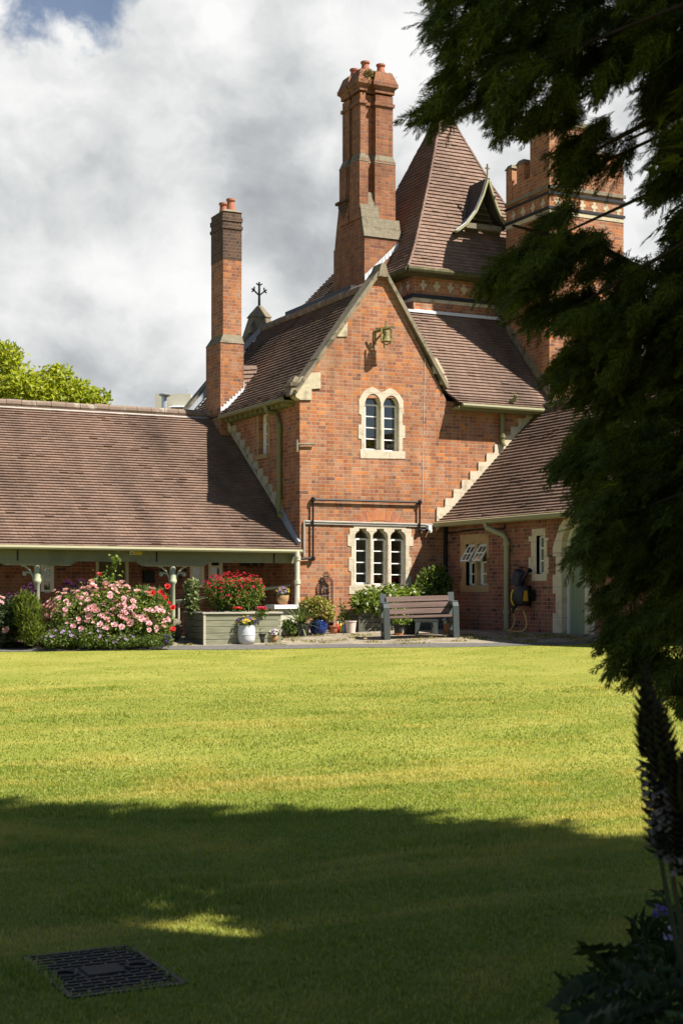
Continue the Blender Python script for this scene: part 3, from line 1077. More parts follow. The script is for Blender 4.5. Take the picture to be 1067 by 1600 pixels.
def leaves(P, D, N, L, W, fold=.25, curl=.15):
    """one folded four-cornered leaf per point: base, two sides, tip"""
    n = len(P)
    D = nrmz(D)
    S = nrmz(np.cross(D, N))
    Nn = np.cross(S, D)
    L = np.broadcast_to(np.asarray(L, float), (n,))[:, None] * NR.uniform(.65, 1.3, (n, 1))
    W = np.broadcast_to(np.asarray(W, float), (n,))[:, None] * NR.uniform(.75, 1.25, (n, 1))
    m = P + D * L * .45 + Nn * L * .06
    V = np.stack([P, m + S * W / 2 + Nn * W * fold, P + D * L - Nn * L * curl, m - S * W / 2 + Nn * W * fold], 1).reshape(-1, 3)
    i = np.arange(n)[:, None] * 4
    T = np.concatenate([i + np.array([[0, 1, 2]]), i + np.array([[0, 2, 3]])], 0)
    return V, T


def cat(*ms):
    V, Q, o = [], [], 0
    for v, q in ms:
        V.append(v)
        Q.append(q + o)
        o += len(v)
    return np.concatenate(V), np.concatenate(Q)


for c_, r_, n_, l_, w_ in (((3.34, 3.4, y2(119)), (.05, .05, .05), 160, .07, .03), ((3.2, 3.25, y2(124)), (.05, .05, .05), 120, .06, .03), ((3.5, 3.5, y2(118)), (.2, .2, .04), 30, .10, .008)):
    tag(mesh_obj('weeds', tuftnp(c_, r_, n_, l_, w_), MOSS, rf), kind='stuff')

# --- pipes, cables and the light on the front wall
pp = MB()
def P0(x, y, v=-.06):
    a, b = on_v(x, y, v)
    return (a, v, b)
pp.tube([P0(466, 873), P0(489, 872)], .024, 8)
pp.tube([P0(489, 874), P0(489, 779)], .021, 8)
pp.tube([P0(487, 780.5), P0(657, 785)], .021, 8)
pp.tube([P0(655.5, 783), P0(655.5, 831)], .021, 8)
pp.tube([P0(655, 828.5), P0(668, 828.5)], .024, 8)
for x, y in ((489, 872.5), (489, 780.5), (655.5, 785), (655.5, 829)):
    c_ = P0(x, y)
    pp.lathe([(.02, -.05), (.045, -.03), (.045, .03), (.02, .05)], c_, 10)
mesh_obj('waste_pipe', pp, M['black'], house)
cc = MB()
cc.tube([P0(475, 868, -.03), P0(475, 815, -.03), P0(478, 813.5, -.03)], .020, 6)
cc.tube([P0(477, 814.5, -.025), P0(676, 820, -.025)], .021, 6)
cc.tube([P0(477, 818, -.02), P0(676, 823.2, -.02)], .014, 6)
mesh_obj('cable_trunking', cc, M['grey_band'], house)
cw = MB()
cw.tube([P0(664, 560, -.01), P0(661, 700, -.01), P0(660, 784, -.01)], .004, 5)
mesh_obj('cable', cw, M['white'], house)
lp = MB()
c_ = P0(671, 826, -.12)
lp.box(c_[0] - .035, c_[0] + .045, -.14, -.004, c_[2] - .02, c_[2] + .07)
lp.lathe([(.012, -.09), (.035, -.085), (.04, -.04), (.035, -.025)], (c_[0] + .02, -.12, c_[2]), 12)
mesh_obj('security_lamp', lp, M['white'], house)
ib = MB()
ib.tube([P0(464, 687, -.05), P0(464, 706, -.05)], .03, 8)
ib.tube([P0(464, 694, -.05), P0(491, 694, -.05)], .02, 8)
mesh_obj('vent_pipe', ib, M['stone_aged'], house)
# downpipes of the house
dpp = MB()
def PU(x, y, u):
    a, b = on_u(x, y, u)
    return (u, a, b)
dpp.tube([(-.33, 1.02, 4.68), (-.30, 1.0, 4.55), PU(431, 646, -.07), PU(436, 662, -.07), PU(436, 800, -.07), PU(437.5, 806, -.12)], .05, 10)
for y in (672, 775):
    dpp.lathe([(.055, -.03), (.068, -.03), (.068, .03), (.055, .03)], PU(436, y, -.07), 10)
mesh_obj('downpipe', dpp, M['olive'], house)
dp2 = MB()
dp2.tube([P0(806, 617, -.34), P0(804, 624, -.30), P0(787, 634, -.09), P0(784.5, 641, -.07), P0(784.5, 690, -.07), P0(788, 697, -.1)], .05, 10)
for y in (650, 682):
    dp2.lathe([(.055, -.03), (.068, -.03), (.068, .03), (.055, .03)], P0(784.5, y, -.07), 10)
mesh_obj('downpipe', dp2, M['olive'], house)


def stepped(mb, p, q, n, to3, c0, c1, back, hi_, low=.06):
    """stone flashing blocks climbing from p to q; each block is stepped on its upper side"""
    p, q = Vector(p), Vector(q)
    for i in range(n):
        a, b = p.lerp(q, i / n), p.lerp(q, (i + 1) / n)
        sgn = 1 if b.x > a.x else -1
        poly = [(a.x, a.y - low), (b.x, b.y - low), (b.x, b.y + hi_), (a.x - sgn * back, b.y + hi_), (a.x - sgn * back, a.y + hi_)]
        mb.plate(poly, [], to3, c0, c1 + .001 * (i % 2))


ss = MB()
stepped(ss, on_v(681, 815, 0), on_v(846, 634, 0), 13, FV, -.035, .05, .0, .10, .2)
pA_, pB_ = on_v(683, 809, 0), on_v(845, 631, 0)
ss.bar((pA_[0], -.018, pA_[1]), (pB_[0], -.018, pB_[1]), (0, 1, 0), .044, .11)
mesh_obj('stepped_stone', ss, M['stone'], house)
s2 = MB()
stepped(s2, on_u(440, 800, 0), on_u(362, 672, 0), 11, FU, -.035, .05, .05, .08, .07)
s2.bar(PU(364, 672, -.02), PU(343, 640, -.02), (1, 0, 0), .12, .16)
mesh_obj('stepped_stone', s2, M['kneel'], house)
s3 = MB()
s3.bar(PU(439, 800, -.02), PU(467, 851, -.02), (1, 0, 0), .05, .16)
mesh_obj('lead_flashing', s3, M['lead'], house)

# ================================================================== bell on the gable
bx, bz = on_v(603, 526, -.26)
bt = thing('bell', 'small lichen-covered bell on an iron bracket high on the gable', 'bell', (bx, 0, bz))
bb = MB().lathe([(.02, .13), (.05, .12), (.062, .08), (.068, 0), (.085, -.06), (.11, -.10), (.10, -.105), (.04, -.08)], (bx, -.27, bz), 16)
mesh_obj('bell_body', bb, M['bell'], bt)
br_ = MB()
br_.box(bx - .16, bx - .11, -.03, -.001, bz - .12, bz + .16)
br_.bar((bx - .14, -.02, bz + .12), (bx + .09, -.27, bz + .19), (0, 0, 1), .05, .035)
br_.bar((bx - .2, -.16, bz + .16), (bx + .13, -.35, bz + .2), (0, 0, 1), .035, .03)
br_.bar((bx, -.27, bz + .16), (bx, -.27, bz + .32), (1, 0, 0), .035, .035)
br_.bar((bx - .14, -.02, bz - .08), (bx - .02, -.2, bz + .12), (0, 0, 1), .03, .03)
for s in (-1, 1):
    br_.bar((bx + s * .115, -.27, bz + .17), (bx + s * .115, -.27, bz - .13), (0, 1, 0), .03, .03)
br_.tube([(bx - .115, -.27, bz - .12), (bx, -.27, bz - .17), (bx + .115, -.27, bz - .12), (bx + .16, -.27, bz - .11)], .014, 6)
br_.tube([(bx - .05, -.27, bz - .15), (bx - .05, -.27, bz - .24)], .014, 6)
mesh_obj('bracket', br_, M['bell'], bt)

# ================================================================== square tower with the tall tiled spire roof
tower = thing('spire_tower', 'square brick tower under a tall brown tiled pyramid roof, behind the gable', 'tower', (3.75, 2.0, 0))
U0, V0, WD = 3.45, 1.70, 4.3
EZT = 8.08
def hipd(px, py):
    r = (px - CX) / F
    X0 = CO * U0 - SI * V0 - .848
    Z0 = 30 + SI * U0 + CO * V0
    d = (r * Z0 - X0) / ((CO - SI) - r * (SI + CO))
    return d, EYE + (CY - py) / F * (Z0 + d * (SI + CO))
prof = [(0, EZT), (.10, 8.20), (.36, 8.62), (.62, 9.13), (1.28, 10.53), (1.85, 11.90), (2.148, 12.72)]
tw_ = MB().box(U0 + .3, U0 + WD - .3, V0 + .3, V0 + WD - .3, 0, EZT - .02)
mesh_obj('wall', tw_, M['brick'], tower)
tr_ = MB()
c4 = lambda d, z: [Vector((U0 + d, V0 + d, z)), Vector((U0 + WD - d, V0 + d, z)), Vector((U0 + WD - d, V0 + WD - d, z)), Vector((U0 + d, V0 + WD - d, z))]
for a, b in ((0, 1), (3, 0), (2, 3), (1, 2)):
    tile_rows(tr_, [c4(d, z)[a] for d, z in prof], [c4(d, z)[b] for d, z in prof], .105)
tro = mesh_obj('roof', tr_, M['tile_spire'], tower)
hp = MB()
for k in range(4):
    pts = [c4(d, z)[k] + Vector((0, 0, .02)) for d, z in prof]
    for p, q in zip(pts, pts[1:]):
        ridge(hp, p, q, .034, .105, 6)
mesh_obj('hip_tiles', hp, M['tile_spire'], tro)
gt = MB()
e0, e1 = U0 - .03, U0 + WD + .03
f0, f1 = V0 - .03, V0 + WD + .03
gt.tube([(e0, f0, EZT - .05), (e1, f0, EZT - .05)], .065, 8).tube([(e0, f1, EZT - .05), (e0, f0, EZT - .05)], .065, 8)
gt.box(U0, U0 + WD, V0, V0 + .297, EZT - .13, EZT - .06).box(U0, U0 + .297, V0 + .3, V0 + WD, EZT - .13, EZT - .06)
mesh_obj('gutter', gt, simple('mossy_gutter', (.07, .065, .028), .8, .5, 14, dirt=(.12, .12, .03)), tower)
bd = MB()
fu, fv = U0 + .3, V0 + .3
bd.box(fu - .03, fu + WD - .6, fv - .03, fv + .1, 7.47, 7.56)
bd.box(fu - .03, fu + .1, fv + .1, fv + WD - .7, 7.47, 7.56)
mesh_obj('string_course', bd, M['blueblack'], tower)
bw = MB()
bw.box(fu - .012, fu + WD - .6, fv - .012, fv + .1, 7.39, 7.468)
bw.box(fu - .012, fu + .1, fv + .1, fv + WD - .7, 7.39, 7.468)
for k in range(10):
    u = fu + .25 + k * .36
    bw.box(u - .033, u + .033, fv - .006, fv + .05, 7.66, 7.88).box(u - .085, u + .085, fv - .008, fv + .05, 7.735, 7.805)
    v = fv + .25 + k * .36
    bw.box(fu - .006, fu + .05, v - .033, v + .033, 7.66, 7.88).box(fu - .008, fu + .05, v - .085, v + .085, 7.735, 7.805)
mesh_obj('white_brick_crosses', bw, M['kneel'], tower)
bo = MB()
bo.box(fu - .05, fu + .12, fv - .05, fv + .6, 6.6, 7.34)
mesh_obj('lead_flashing', MB().box(fu + .02, UR, fv - .03, fv - .002, 7.16, 7.2), M['leadwhite'], tower)
# lower range behind the spire, sharing its eave line
rg2 = MB()
tile_rows(rg2, [(3.45, 7.7, 8.08), (5.6, 7.7, 10.3)], [(3.45, 5.9, 8.08), (5.6, 5.9, 10.3)], .12)
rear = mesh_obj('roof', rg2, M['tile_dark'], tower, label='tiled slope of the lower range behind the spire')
rg2 = MB()
tile_rows(rg2, [(4.06, 4.02, 9.4), (4.06, 4.02, 10.35)], [(4.34, 4.02, 9.4), (4.34, 4.02, 10.35)], .105)
mesh_obj('cricket_roof', rg2, M['tile'], tower)
rw3 = MB().box(3.75, 7.5, 6.02, 7.5, 0, 8.05).tube([(3.42, 7.74, 8.03), (3.42, 5.7, 8.03)], .065, 8)
mesh_obj('wall', rw3, M['brick'], tower)
# gablet on the roof face towards the lawn
vd = 2.12
def dm(x, y, v=vd):
    a, b = on_v(x, y, v)
    return Vector((a, v, b))
tp = dm(761, 279)
la = [dm(761, 279), dm(753, 306), dm(742, 331), dm(728, 350), dm(711, 363)]
ra = [dm(761, 279), dm(767, 300), dm(775, 325), dm(783, 343), dm(792, 356)]
dr = MB()
back = Vector((0, 1.15, .0))
for arc in (la, ra):
    for p, q in zip(arc, arc[1:]):
        n_ = 6
        for k in range(n_):
            b0, b1 = 1.25 * k / n_, 1.25 * (k + .97) / n_
            dr.add([p + Vector((0, b0, .02)), p + Vector((0, b1, .02)), q + Vector((0, b1, .02)), q + Vector((0, b0, .02)),
                    p + Vector((0, b0, -.03)), p + Vector((0, b1, -.03)), q + Vector((0, b1, -.03)), q + Vector((0, b0, -.03))],
                   [(0, 1, 2, 3), (4, 7, 6, 5), (0, 3, 7, 4), (1, 5, 6, 2)])
dorm = mesh_obj('gablet', dr, simple('shaded_slates', (.055, .045, .045), .7, .35, 12), tro)  # slate colour darkened to carry the shade of the side turned from the sun
fb2 = MB()
for arc in (la, ra):
    for p, q in zip(arc, arc[1:]):
        fb2.bar(p + Vector((0, -.03, .0)), q + Vector((0, -.03, .0)), (0, 1, 0), .07, .045)
mesh_obj('fascia', fb2, simple('lichened_bargeboard', (.33, .32, .18), .7, .25, 20), dorm)
fb3 = MB()
for arc in (la, ra):
    for p, q in zip(arc, arc[1:]):
        fb3.bar(p + Vector((0, .0, .045)), q + Vector((0, .0, .045)), (0, 1, 0), .09, .014)
mesh_obj('lead_flashing', fb3, M['leadwhite'], dorm)
inn = MB()
inn.plate([(p.x, p.z) for p in la] + [(p.x, p.z) for p in reversed(ra[1:])], [], FV, vd + .38, vd + .42)
bl = (la[-1] + ra[-1]) / 2
for k in range(5):
    zq = la[3].z - .05 + k * .14
    hw = .42 - .07 * k
    inn.bar((tp.x - hw, vd + .3, zq), (tp.x + hw, vd + .3, zq), (0, 1, .4), .14, .03)
mesh_obj('louvre', inn, simple('grey_green_louvre', (.11, .10, .06), .8, .3, 15), dorm)
ped = MB()
ped.bar((la[3].x, vd + .06, la[3].z - .02), (ra[3].x, vd + .06, la[3].z - .02), (0, 1, 0), .14, .12)
mesh_obj('sill', ped, M['stone_aged'], dorm)
kf = MB()
kf.tube([tp + Vector((0, .0, .0)), tp + Vector((0, 0, .34))], .022, 6)
kf.bar(tp + Vector((-.06, 0, .24)), tp + Vector((.06, 0, .24)), (0, 1, 0), .03, .03)
mesh_obj('finial', kf, M['bell'], dorm)
tn = MB().tube([(U0 + 2.15, V0 + 2.15, 12.6), (U0 + 2.15, V0 + 2.15, 12.95), (U0 + 2.15, V0 + 2.15, 13.3)], [.14, .06, .03], 8)
mesh_obj('finial', tn, M['lead'], tro)

# ================================================================== battlemented tower
bat = thing('battlemented_tower', 'tall brick tower with battlements, half hidden by the conifer', 'tower', (UR, -.05, 0))
BU0, BU1, BV0, BV1 = UR, 8.07, -.05, 1.72
yb = lambda y: zz(y, 33.2)
bm_ = MB()
bm_.box(BU0, BU1, BV0, BV1, -.3, yb(300))
pt = yb(275)
def wallring(z0, z1, t_=.2):
    bm_.box(BU0, BU1, BV0, BV0 + t_, z0, z1).box(BU0, BU1, BV1 - t_, BV1, z0, z1)
    bm_.box(BU0, BU0 + t_, BV0 + t_, BV1 - t_, z0, z1).box(BU1 - t_, BU1, BV0 + t_, BV1 - t_, z0, z1)
wallring(yb(300), pt)
mer = []
for k, (u0, u1) in enumerate(((7.34, 7.70), (7.84, 8.07))):
    mer += [(u0, u1, BV0, BV0 + .2, pt, yb(241)), (u0, u1, BV1 - .2, BV1, pt, yb(241))]
for v0, v1 in ((1.47, 1.72), (.98, 1.27)):
    mer += [(BU0, BU0 + .2, v0, v1, pt, yb(247))]
mer += [(BU1 - .2, BU1, .5, .8, pt, yb(241)), (BU1 - .2, BU1, 1.0, 1.3, pt, yb(241))]
for m_ in mer:
    bm_.box(*m_)
bm_.box(BU0, 7.18, BV0, .72, pt, yb(205))
mesh_obj('wall', bm_, M['brick'], bat)
bc = MB()
for m_ in mer:
    bc.frus((m_[0] - .03, m_[1] + .03, m_[2] - .03, m_[3] + .03), m_[5], (m_[0] + .02, m_[1] - .02, m_[2] + .04, m_[3] - .04), m_[5] + .1)
bc.box(BU0 - .05, 7.23, BV0 - .05, .77, yb(205), yb(198))
bc.box(BU0 - .04, BU1 + .04, BV0 - .04, BV0 - .002, yb(305), yb(300)).box(BU0 - .04, BU0 - .002, BV0 - .04, BV1, yb(305), yb(300))
mesh_obj('coping', bc, M['stone_aged'], bat)
b4 = MB()
for ya in (313, 336):
    b4.box(BU0 - .03, BU1 + .03, BV0 - .03, BV0 - .001, yb(ya), yb(ya - 4)).box(BU0 - .03, BU0 - .001, BV0, BV1 + .03, yb(ya), yb(ya - 4))
mesh_obj('string_course', b4, M['blueblack'], bat)
b5 = MB()
b5.box(BU0 - .012, BU1 + .01, BV0 - .012, BV0 - .001, yb(343), yb(337)).box(BU0 - .012, BU0 - .001, BV0, BV1, yb(343), yb(337))
for k in range(6):
    u = BU0 + .22 + k * .33
    b5.box(u - .033, u + .033, BV0 - .006, BV0 + .03, yb(332), yb(317)).box(u - .085, u + .085, BV0 - .008, BV0 + .03, yb(327), yb(322))
for k in range(4):
    v = .2 + k * .4
    b5.box(BU0 - .006, BU0 + .03, v - .033, v + .033, yb(332), yb(317)).box(BU0 - .008, BU0 + .03, v - .085, v + .085, yb(327), yb(322))
mesh_obj('white_brick_crosses', b5, M['kneel'], bat)
s4 = MB()
stepped(s4, (-.22, 4.98), (1.7, 6.9), 12, FU, UR - .03, UR + .02, -.0, .10, .05)
mesh_obj('stepped_stone', s4, M['stone_aged'], bat)
mesh_obj('downpipe', MB().tube([(6.11, -.12, 4.72), (6.11, -.12, 5.0)], .05, 8), M['lead'], bat)

# ================================================================== left wing with the veranda
wing = thing('veranda_wing', 'long low brick wing with a wide brown tiled roof and green veranda, at the left', 'building', (-4.5, 0, -.6))
WL = -9.5
wr = MB()
pf = [(-.12, 1.63), (.22, 1.83), (4.5, 4.83)]
tile_rows(wr, [(WL, v, z) for v, z in pf], [(-.004, v, z) for v, z in pf], .107)
tile_rows(wr, [(-.004, v, z) for v, z in ((8.9, 1.7), (4.5, 4.83))], [(WL, v, z) for v, z in ((8.9, 1.7), (4.5, 4.83))], .15, .3)
wro = mesh_obj('roof', wr, M['tile'], wing)
rr = MB()
mesh_obj('ridge_tiles', ridge(rr, (WL, 4.5, 4.86), (-.02, 4.5, 4.86), .095, .33), M['ridge'], wro)
mo = MB().bar((WL, 4.38, 4.755), (-.02, 4.38, 4.755), (0, 1, .7), .09, .02)
mesh_obj('ridge_mortar', mo, M['grey_band'], wro)
BV = 1.9
wallw = MB()
def wv(l):
    return [on_v(x, y, BV) for x, y in l]
holes = [wv([(64, 926), (64, 866), (85.5, 866), (85.5, 926)]), wv([(297, 918), (297, 868), (320, 868), (320, 918)]), wv([(326, 919), (326, 868), (348.5, 868), (348.5, 919)]),
         wv([(150, 1000), (150, 868), (201, 868), (201, 1000)])]
wallw.plate([(WL, -.95), (-.004, -.95), (-.004, 2.85), (WL, 2.85)], holes, FV, BV, BV + .25)
wallw.box(WL - .3, WL - .003, 0, 8.5, -.95, 1.7)
wallw.box(WL, -.004, 8.2, 8.5, -.95, 1.7)
mesh_obj('wall', wallw, M['brick_wing'], wing)
for hk, (h_, lab) in enumerate(zip(holes[:3], (None, None, None))):
    a0, a1 = min(p[0] for p in h_), max(p[0] for p in h_)
    b0, b1 = min(p[1] for p in h_), max(p[1] for p in h_)
    fm = bars_rect(MB(), FV, a0, a1, [b0 + .02, b0 + (b1 - b0) * .33, b0 + (b1 - b0) * .66, b1 - .02], BV + .02, .075, .045)
    wo = mesh_obj('window', fm, M['white'], wing)
    mesh_obj('pane', MB().add([(a0, BV + .045, b0), (a1, BV + .045, b0), (a1, BV + .045, b1), (a0, BV + .045, b1)], [(0, 1, 2, 3)]), M['glass'], wo)
    mesh_obj('interior', room(MB(), FV, a0 - .05, a1 + .05, b0 - .05, b1 + .05, BV + .255, BV + 1.5), M['room'], wing)
d0, d1 = holes[3][0][0], holes[3][2][0]
dz1 = holes[3][1][1]
dd = MB()
k_ = 7
for i in range(k_):
    a = d0 + .06 + (d1 - d0 - .12) * i / k_
    dd.box(a, a + (d1 - d0 - .12) / k_ - .006, BV + .06, BV + .1, -.6, dz1 - .05)
dd.box(d0 + .06, d1 - .06, BV + .1, BV + .12, -.6, dz1 - .05)
dro = mesh_obj('door', dd, simple('dark_sage_door', (.13, .135, .08), .5, .1, 9), wing)
df = MB().box(d0, d0 + .06, BV - .02, BV + .12, -.9, dz1).box(d1 - .06, d1, BV - .02, BV + .12, -.9, dz1).box(d0 + .06, d1 - .06, BV - .02, BV + .12, dz1 - .05, dz1)
mesh_obj('door_frame', df, M['cream'], dro)
mesh_obj('letter_box', MB().box(*sorted((on_v(223, 900, BV)[0], on_v(239, 900, BV)[0])), BV - .12, BV - .002, on_v(230, 911, BV)[1], on_v(230, 892, BV)[1]), M['black'], wing)
for x_ in (378, 387, 398, 410):
    a, b = on_v(x_, 881, BV)
    mesh_obj('meter_box', MB().box(a - .05, a + .05, BV - .05, BV - .002, b - .05, b + .06), M['charcoal'], wing)
# end partition at the house: brown door, cream post
ed = MB()
a, _ = on_v(420, 900, BV)
a1, _ = on_v(434, 900, BV)
ed.box(a, a1, BV - .04, BV - .002, -.9, on_v(420, 880, BV)[1])
mesh_obj('door', ed, M['brown_door'], wing, label='brown boarded door at the right end of the veranda')
pl = MB()
a, _ = on_v(436, 900, 1.2)
pl.box(a - .035, a + .035, 1.17, 1.24, -.7, 2.2)
mesh_obj('post', pl, M['cream'], wing)
# gutter, beam, posts
bv0, bv1 = .10, .20
zt = 1.60
zb_, zh = 1.36, 1.30
bm2 = MB()
px_ = [on_v(58.5, 900, .15)[0], on_v(270, 900, .15)[0]]
px_ += [2 * px_[0] - px_[1]]
bm2.box(WL, -.05, bv0, bv1, zb_, zt)
for p in px_:
    if p > WL:
        bm2.plate([(p - .80, zb_ + .02), (p - .62, zh - .02), (p + .62, zh - .02), (p + .80, zb_ + .02)], [], FV, bv0 - .012, bv1 + .012)
for k in range(26):
    u = -.25 - k * .37
    bm2.box(u - .03, u + .03, -.08, bv0, zt - .02, zt + .045)
mesh_obj('beam', bm2, M['sage'], wing)
for x in (28, 245, 428):  # black strips laid on the beam as the dark, shaded gaps between its lengths
    a, b = on_v(x, 860, bv0)
    mesh_obj('beam_gap', MB().box(a - .012, a + .012, bv0 - .016, bv0 - .003, zb_, zt - .03), M['black'], wing)
gg = MB().tube([(WL, -.16, 1.62), (-.02, -.16, 1.595)], .042, 8)
mesh_obj('gutter', gg, M['gutter'], wing)
for p in px_:
    if p < WL:
        continue
    po = MB()
    po.lathe([(.10, -.72), (.10, -.3), (.065, -.26), (.055, -.2), (.05, .92), (.075, .95), (.085, 1.0), (.06, 1.03), (.075, 1.10), (.06, 1.14), (.06, 1.29)], (p, .15, 0), 14)
    pob = mesh_obj('post', po, M['sage_light'], wing, flat=False)
    for s in (-1, 1):
        bq = MB()
        bq.tube([(p + s * .05, .15, .98), (p + s * .09, .15, 1.10), (p + s * .15, .15, 1.20), (p + s * .23, .15, 1.265), (p + s * .30, .15, 1.28)], .02, 6)
        bq.tube([(p + s * .11, .15, 1.13), (p + s * .19, .15, 1.15), (p + s * .235, .15, 1.12), (p + s * .215, .15, 1.09)], .016, 6)
        for a in range(6):
            an = a * PI / 3
            bq.tube([(p + s * .24, .15, 1.12), (p + s * .24 + .045 * math.cos(an), .15, 1.12 + .045 * math.sin(an))], [.02, .012], 5)
        mesh_obj('bracket', bq, M['sage_light'], pob)
dw = MB()
a0 = on_v(463, 870, -.12)[0]
dw.tube([(a0, -.16, 1.6), (a0, -.16, 1.5), (a0 + .02, -.12, 1.4), (a0 + .02, -.12, .5)], .052, 10)
for z in (1.46, .98):
    dw.lathe([(.055, -.04), (.07, -.04), (.07, .04), (.055, .04)], (a0 + .02, -.12, z), 10)
mesh_obj('downpipe', dw, M['cream'], wing)
sg = MB()
s0, s1 = on_v(202.5, 867, .08), on_v(222.5, 861, .08)
sg.box(s0[0], s1[0], .075, .09, s0[1], s1[1])
sgo = mesh_obj('warning_sign', sg, M['yellow'], wing, label='small yellow warning sign on the veranda beam')
sp_ = MB().box(s0[0] + .015, s0[0] + .085, .070, .0745, s0[1] + .01, s1[1] - .01)
mesh_obj('sign_panel', sp_, M['white'], sgo)
sx = MB().plate([(s0[0] + .028, s0[1] + .018), (s0[0] + .072, s0[1] + .018), (s0[0] + .05, s1[1] - .018)], [], FV, .066, .0695)
mesh_obj('sign_symbol', sx, M['black'], sgo)

# handrail, pier, stone block beside the veranda
hl = thing('handrail', 'pale handrail sloping down along the veranda', 'handrail', ground(-2, .5))
p, q = on_v(272, 940, .5), on_v(458, 914, .5)
hm = MB().tube([(p[0], .5, p[1]), (q[0], .5, q[1])], .032, 8)
mesh_obj('rail', hm, M['sage_light'], hl)
for x_ in (p[0] + .1, q[0] - .25):
    zt_ = p[1] + (q[1] - p[1]) * (x_ - p[0]) / (q[0] - p[0])
    mesh_obj('post', MB().tube([(x_, .5, float(gz(x_, .5)) - .05), (x_, .5, zt_)], .025, 8), M['sage_light'], hl)
pr0, pr1 = on_v(434, 951, -.55), on_v(466, 951, -.55)
pier = thing('garden_pier', 'low cream rendered pier with a white cap at the foot of the downpipe', 'pier', ground((pr0[0] + pr1[0]) / 2, -.3))
pm = MB().box(pr0[0], pr1[0], -.55, -.2, float(gz(pr0[0], -.55)) - .3, on_v(450, 951, -.55)[1])
mesh_obj('body', pm, M['cream'], pier)
zc_ = on_v(450, 951, -.55)[1]
pm = MB().frus((pr0[0] - .1, pr1[0] + .06, -.63, -.14), zc_, (pr0[0] - .1, pr1[0] + .03, -.62, -.14), zc_ + .075)
mesh_obj('cap', pm, M['white'], pier)
PIERTOP = zc_ + .075
sb0, sb1 = on_v(271, 1000, -.75), on_v(283.5, 1000, -.75)
blk = MB().frus((sb0[0], sb1[0], -.75, -.6), on_v(277, 1003, -.75)[1] - .1, (sb0[0], sb1[0], -.75, -.6), on_v(277, 972, -.75)[1])
blk.frus((sb0[0], sb1[0], -.75, -.6), on_v(277, 972, -.75)[1], (sb0[0] + .03, sb1[0] - .03, -.73, -.62), on_v(277, 967, -.75)[1])
tag(mesh_obj('stone_block', blk, M['stone_aged']), 'upright weathered stone block left of the big planter', 'stone')

# ================================================================== right wing
rw = thing('low_wing', 'low brick wing with a green arched door, in shade at the right', 'building', (3.45, -4.5, 0))
RU = 3.45
RE = -9.5
def pu(l):
    return [on_u(x, y, RU) for x, y in l]
rwm = MB()
WH = [(727, 916), (727, 846), (762, 843), (762, 916)]
SH = [(838, 898), (838, 836), (849.5, 836), (849.5, 898)]
DO = [(877.5, 990), (877.5, 850), (879.5, 838), (884, 829), (891, 823), (897, 821), (904, 823), (911, 830), (914.5, 840), (916, 851), (916, 993)]
dzb = -.35
def rect_u(l):
    P = pu(l)
    a0, a1 = min(p[0] for p in P), max(p[0] for p in P)
    return a0, a1, min(p[1] for p in P), max(p[1] for p in P)
wa0, wa1, wb0, wb1 = rect_u([(728, 914), (760.5, 914), (728, 849), (760.5, 849)])
wb0, wb1 = on_u(745, 914.5, RU)[1], on_u(745, 849.5, RU)[1]
sa0, sa1 = sorted((on_u(838, 860, RU)[0], on_u(849.5, 860, RU)[0]))
sb0_, sb1_ = on_u(844, 897, RU)[1], on_u(844, 837, RU)[1]
da0, da1 = sorted((on_u(877.5, 900, RU)[0], on_u(914, 900, RU)[0]))
dcx = (da0 + da1) / 2
dsp = 1.62
dap = 2.02
def archpts(g=0.0, zb=-.35, n=9):
    hw = (da1 - da0) / 2 + g
    pts = [(dcx - hw, zb), (dcx - hw, dsp)]
    for k in range(1, n):
        a = PI - PI * k / n
        pts.append((dcx + hw * math.cos(a), dsp + (dap - dsp + g) * math.sin(a) ** .85))
    pts += [(dcx + hw, dsp), (dcx + hw, zb)]
    return pts
rwm.plate([(RE, -.35), (-.004, -.35), (-.004, 2.26), (RE, 2.26)], [[(wa0, wb0), (wa1, wb0), (wa1, wb1), (wa0, wb1)], [(sa0, sb0_), (sa1, sb0_), (sa1, sb1_), (sa0, sb1_)],
                                                              [p if p[1] > 0 else (p[0], -.25) for p in archpts(.02)]], FU, RU, RU + .3)
rwm.plate([(RU + .3, -.35), (8.4, -.35), (8.4, 2.3), (5.9, 4.8), (RU + .3, 2.5)], [], FV, RE, RE + .3)
mesh_obj('wall', rwm, M['brick_wing'], rw)
rrf = MB()
pf = [(RU - .26, 2.25), (RU + .05, 2.47), (5.85, 4.84)]
tile_rows(rrf, [(u, -.004, z) for u, z in pf], [(u, RE - .2, z) for u, z in pf], .107)
tile_rows(rrf, [(8.6, RE - .2, 2.2), (5.85, RE - .2, 4.84)], [(8.6, -.06, 2.2), (5.85, -.06, 4.84)], .15, .3)
rro = mesh_obj('roof', rrf, M['tile'], rw)
mesh_obj('ridge_tiles', ridge(MB(), (5.85, -.06, 4.87), (5.85, RE - .2, 4.87), .095, .33), M['ridge'], rro)
rg = MB().tube([(RU - .31, -.02, 2.20), (RU - .31, RE - .2, 2.20)], .055, 8)
mesh_obj('gutter', rg, M['gutter'], rw)
rb = MB().box(RU - .24, RU - .002, RE, -.01, 2.262, 2.285)
for k in range(30):
    rb.box(RU - .24, RU - .003, -.2 - k * .31 - .05, -.2 - k * .31, 2.19, 2.26)
mesh_obj('rafter_feet', rb, M['sage_light'], rw)
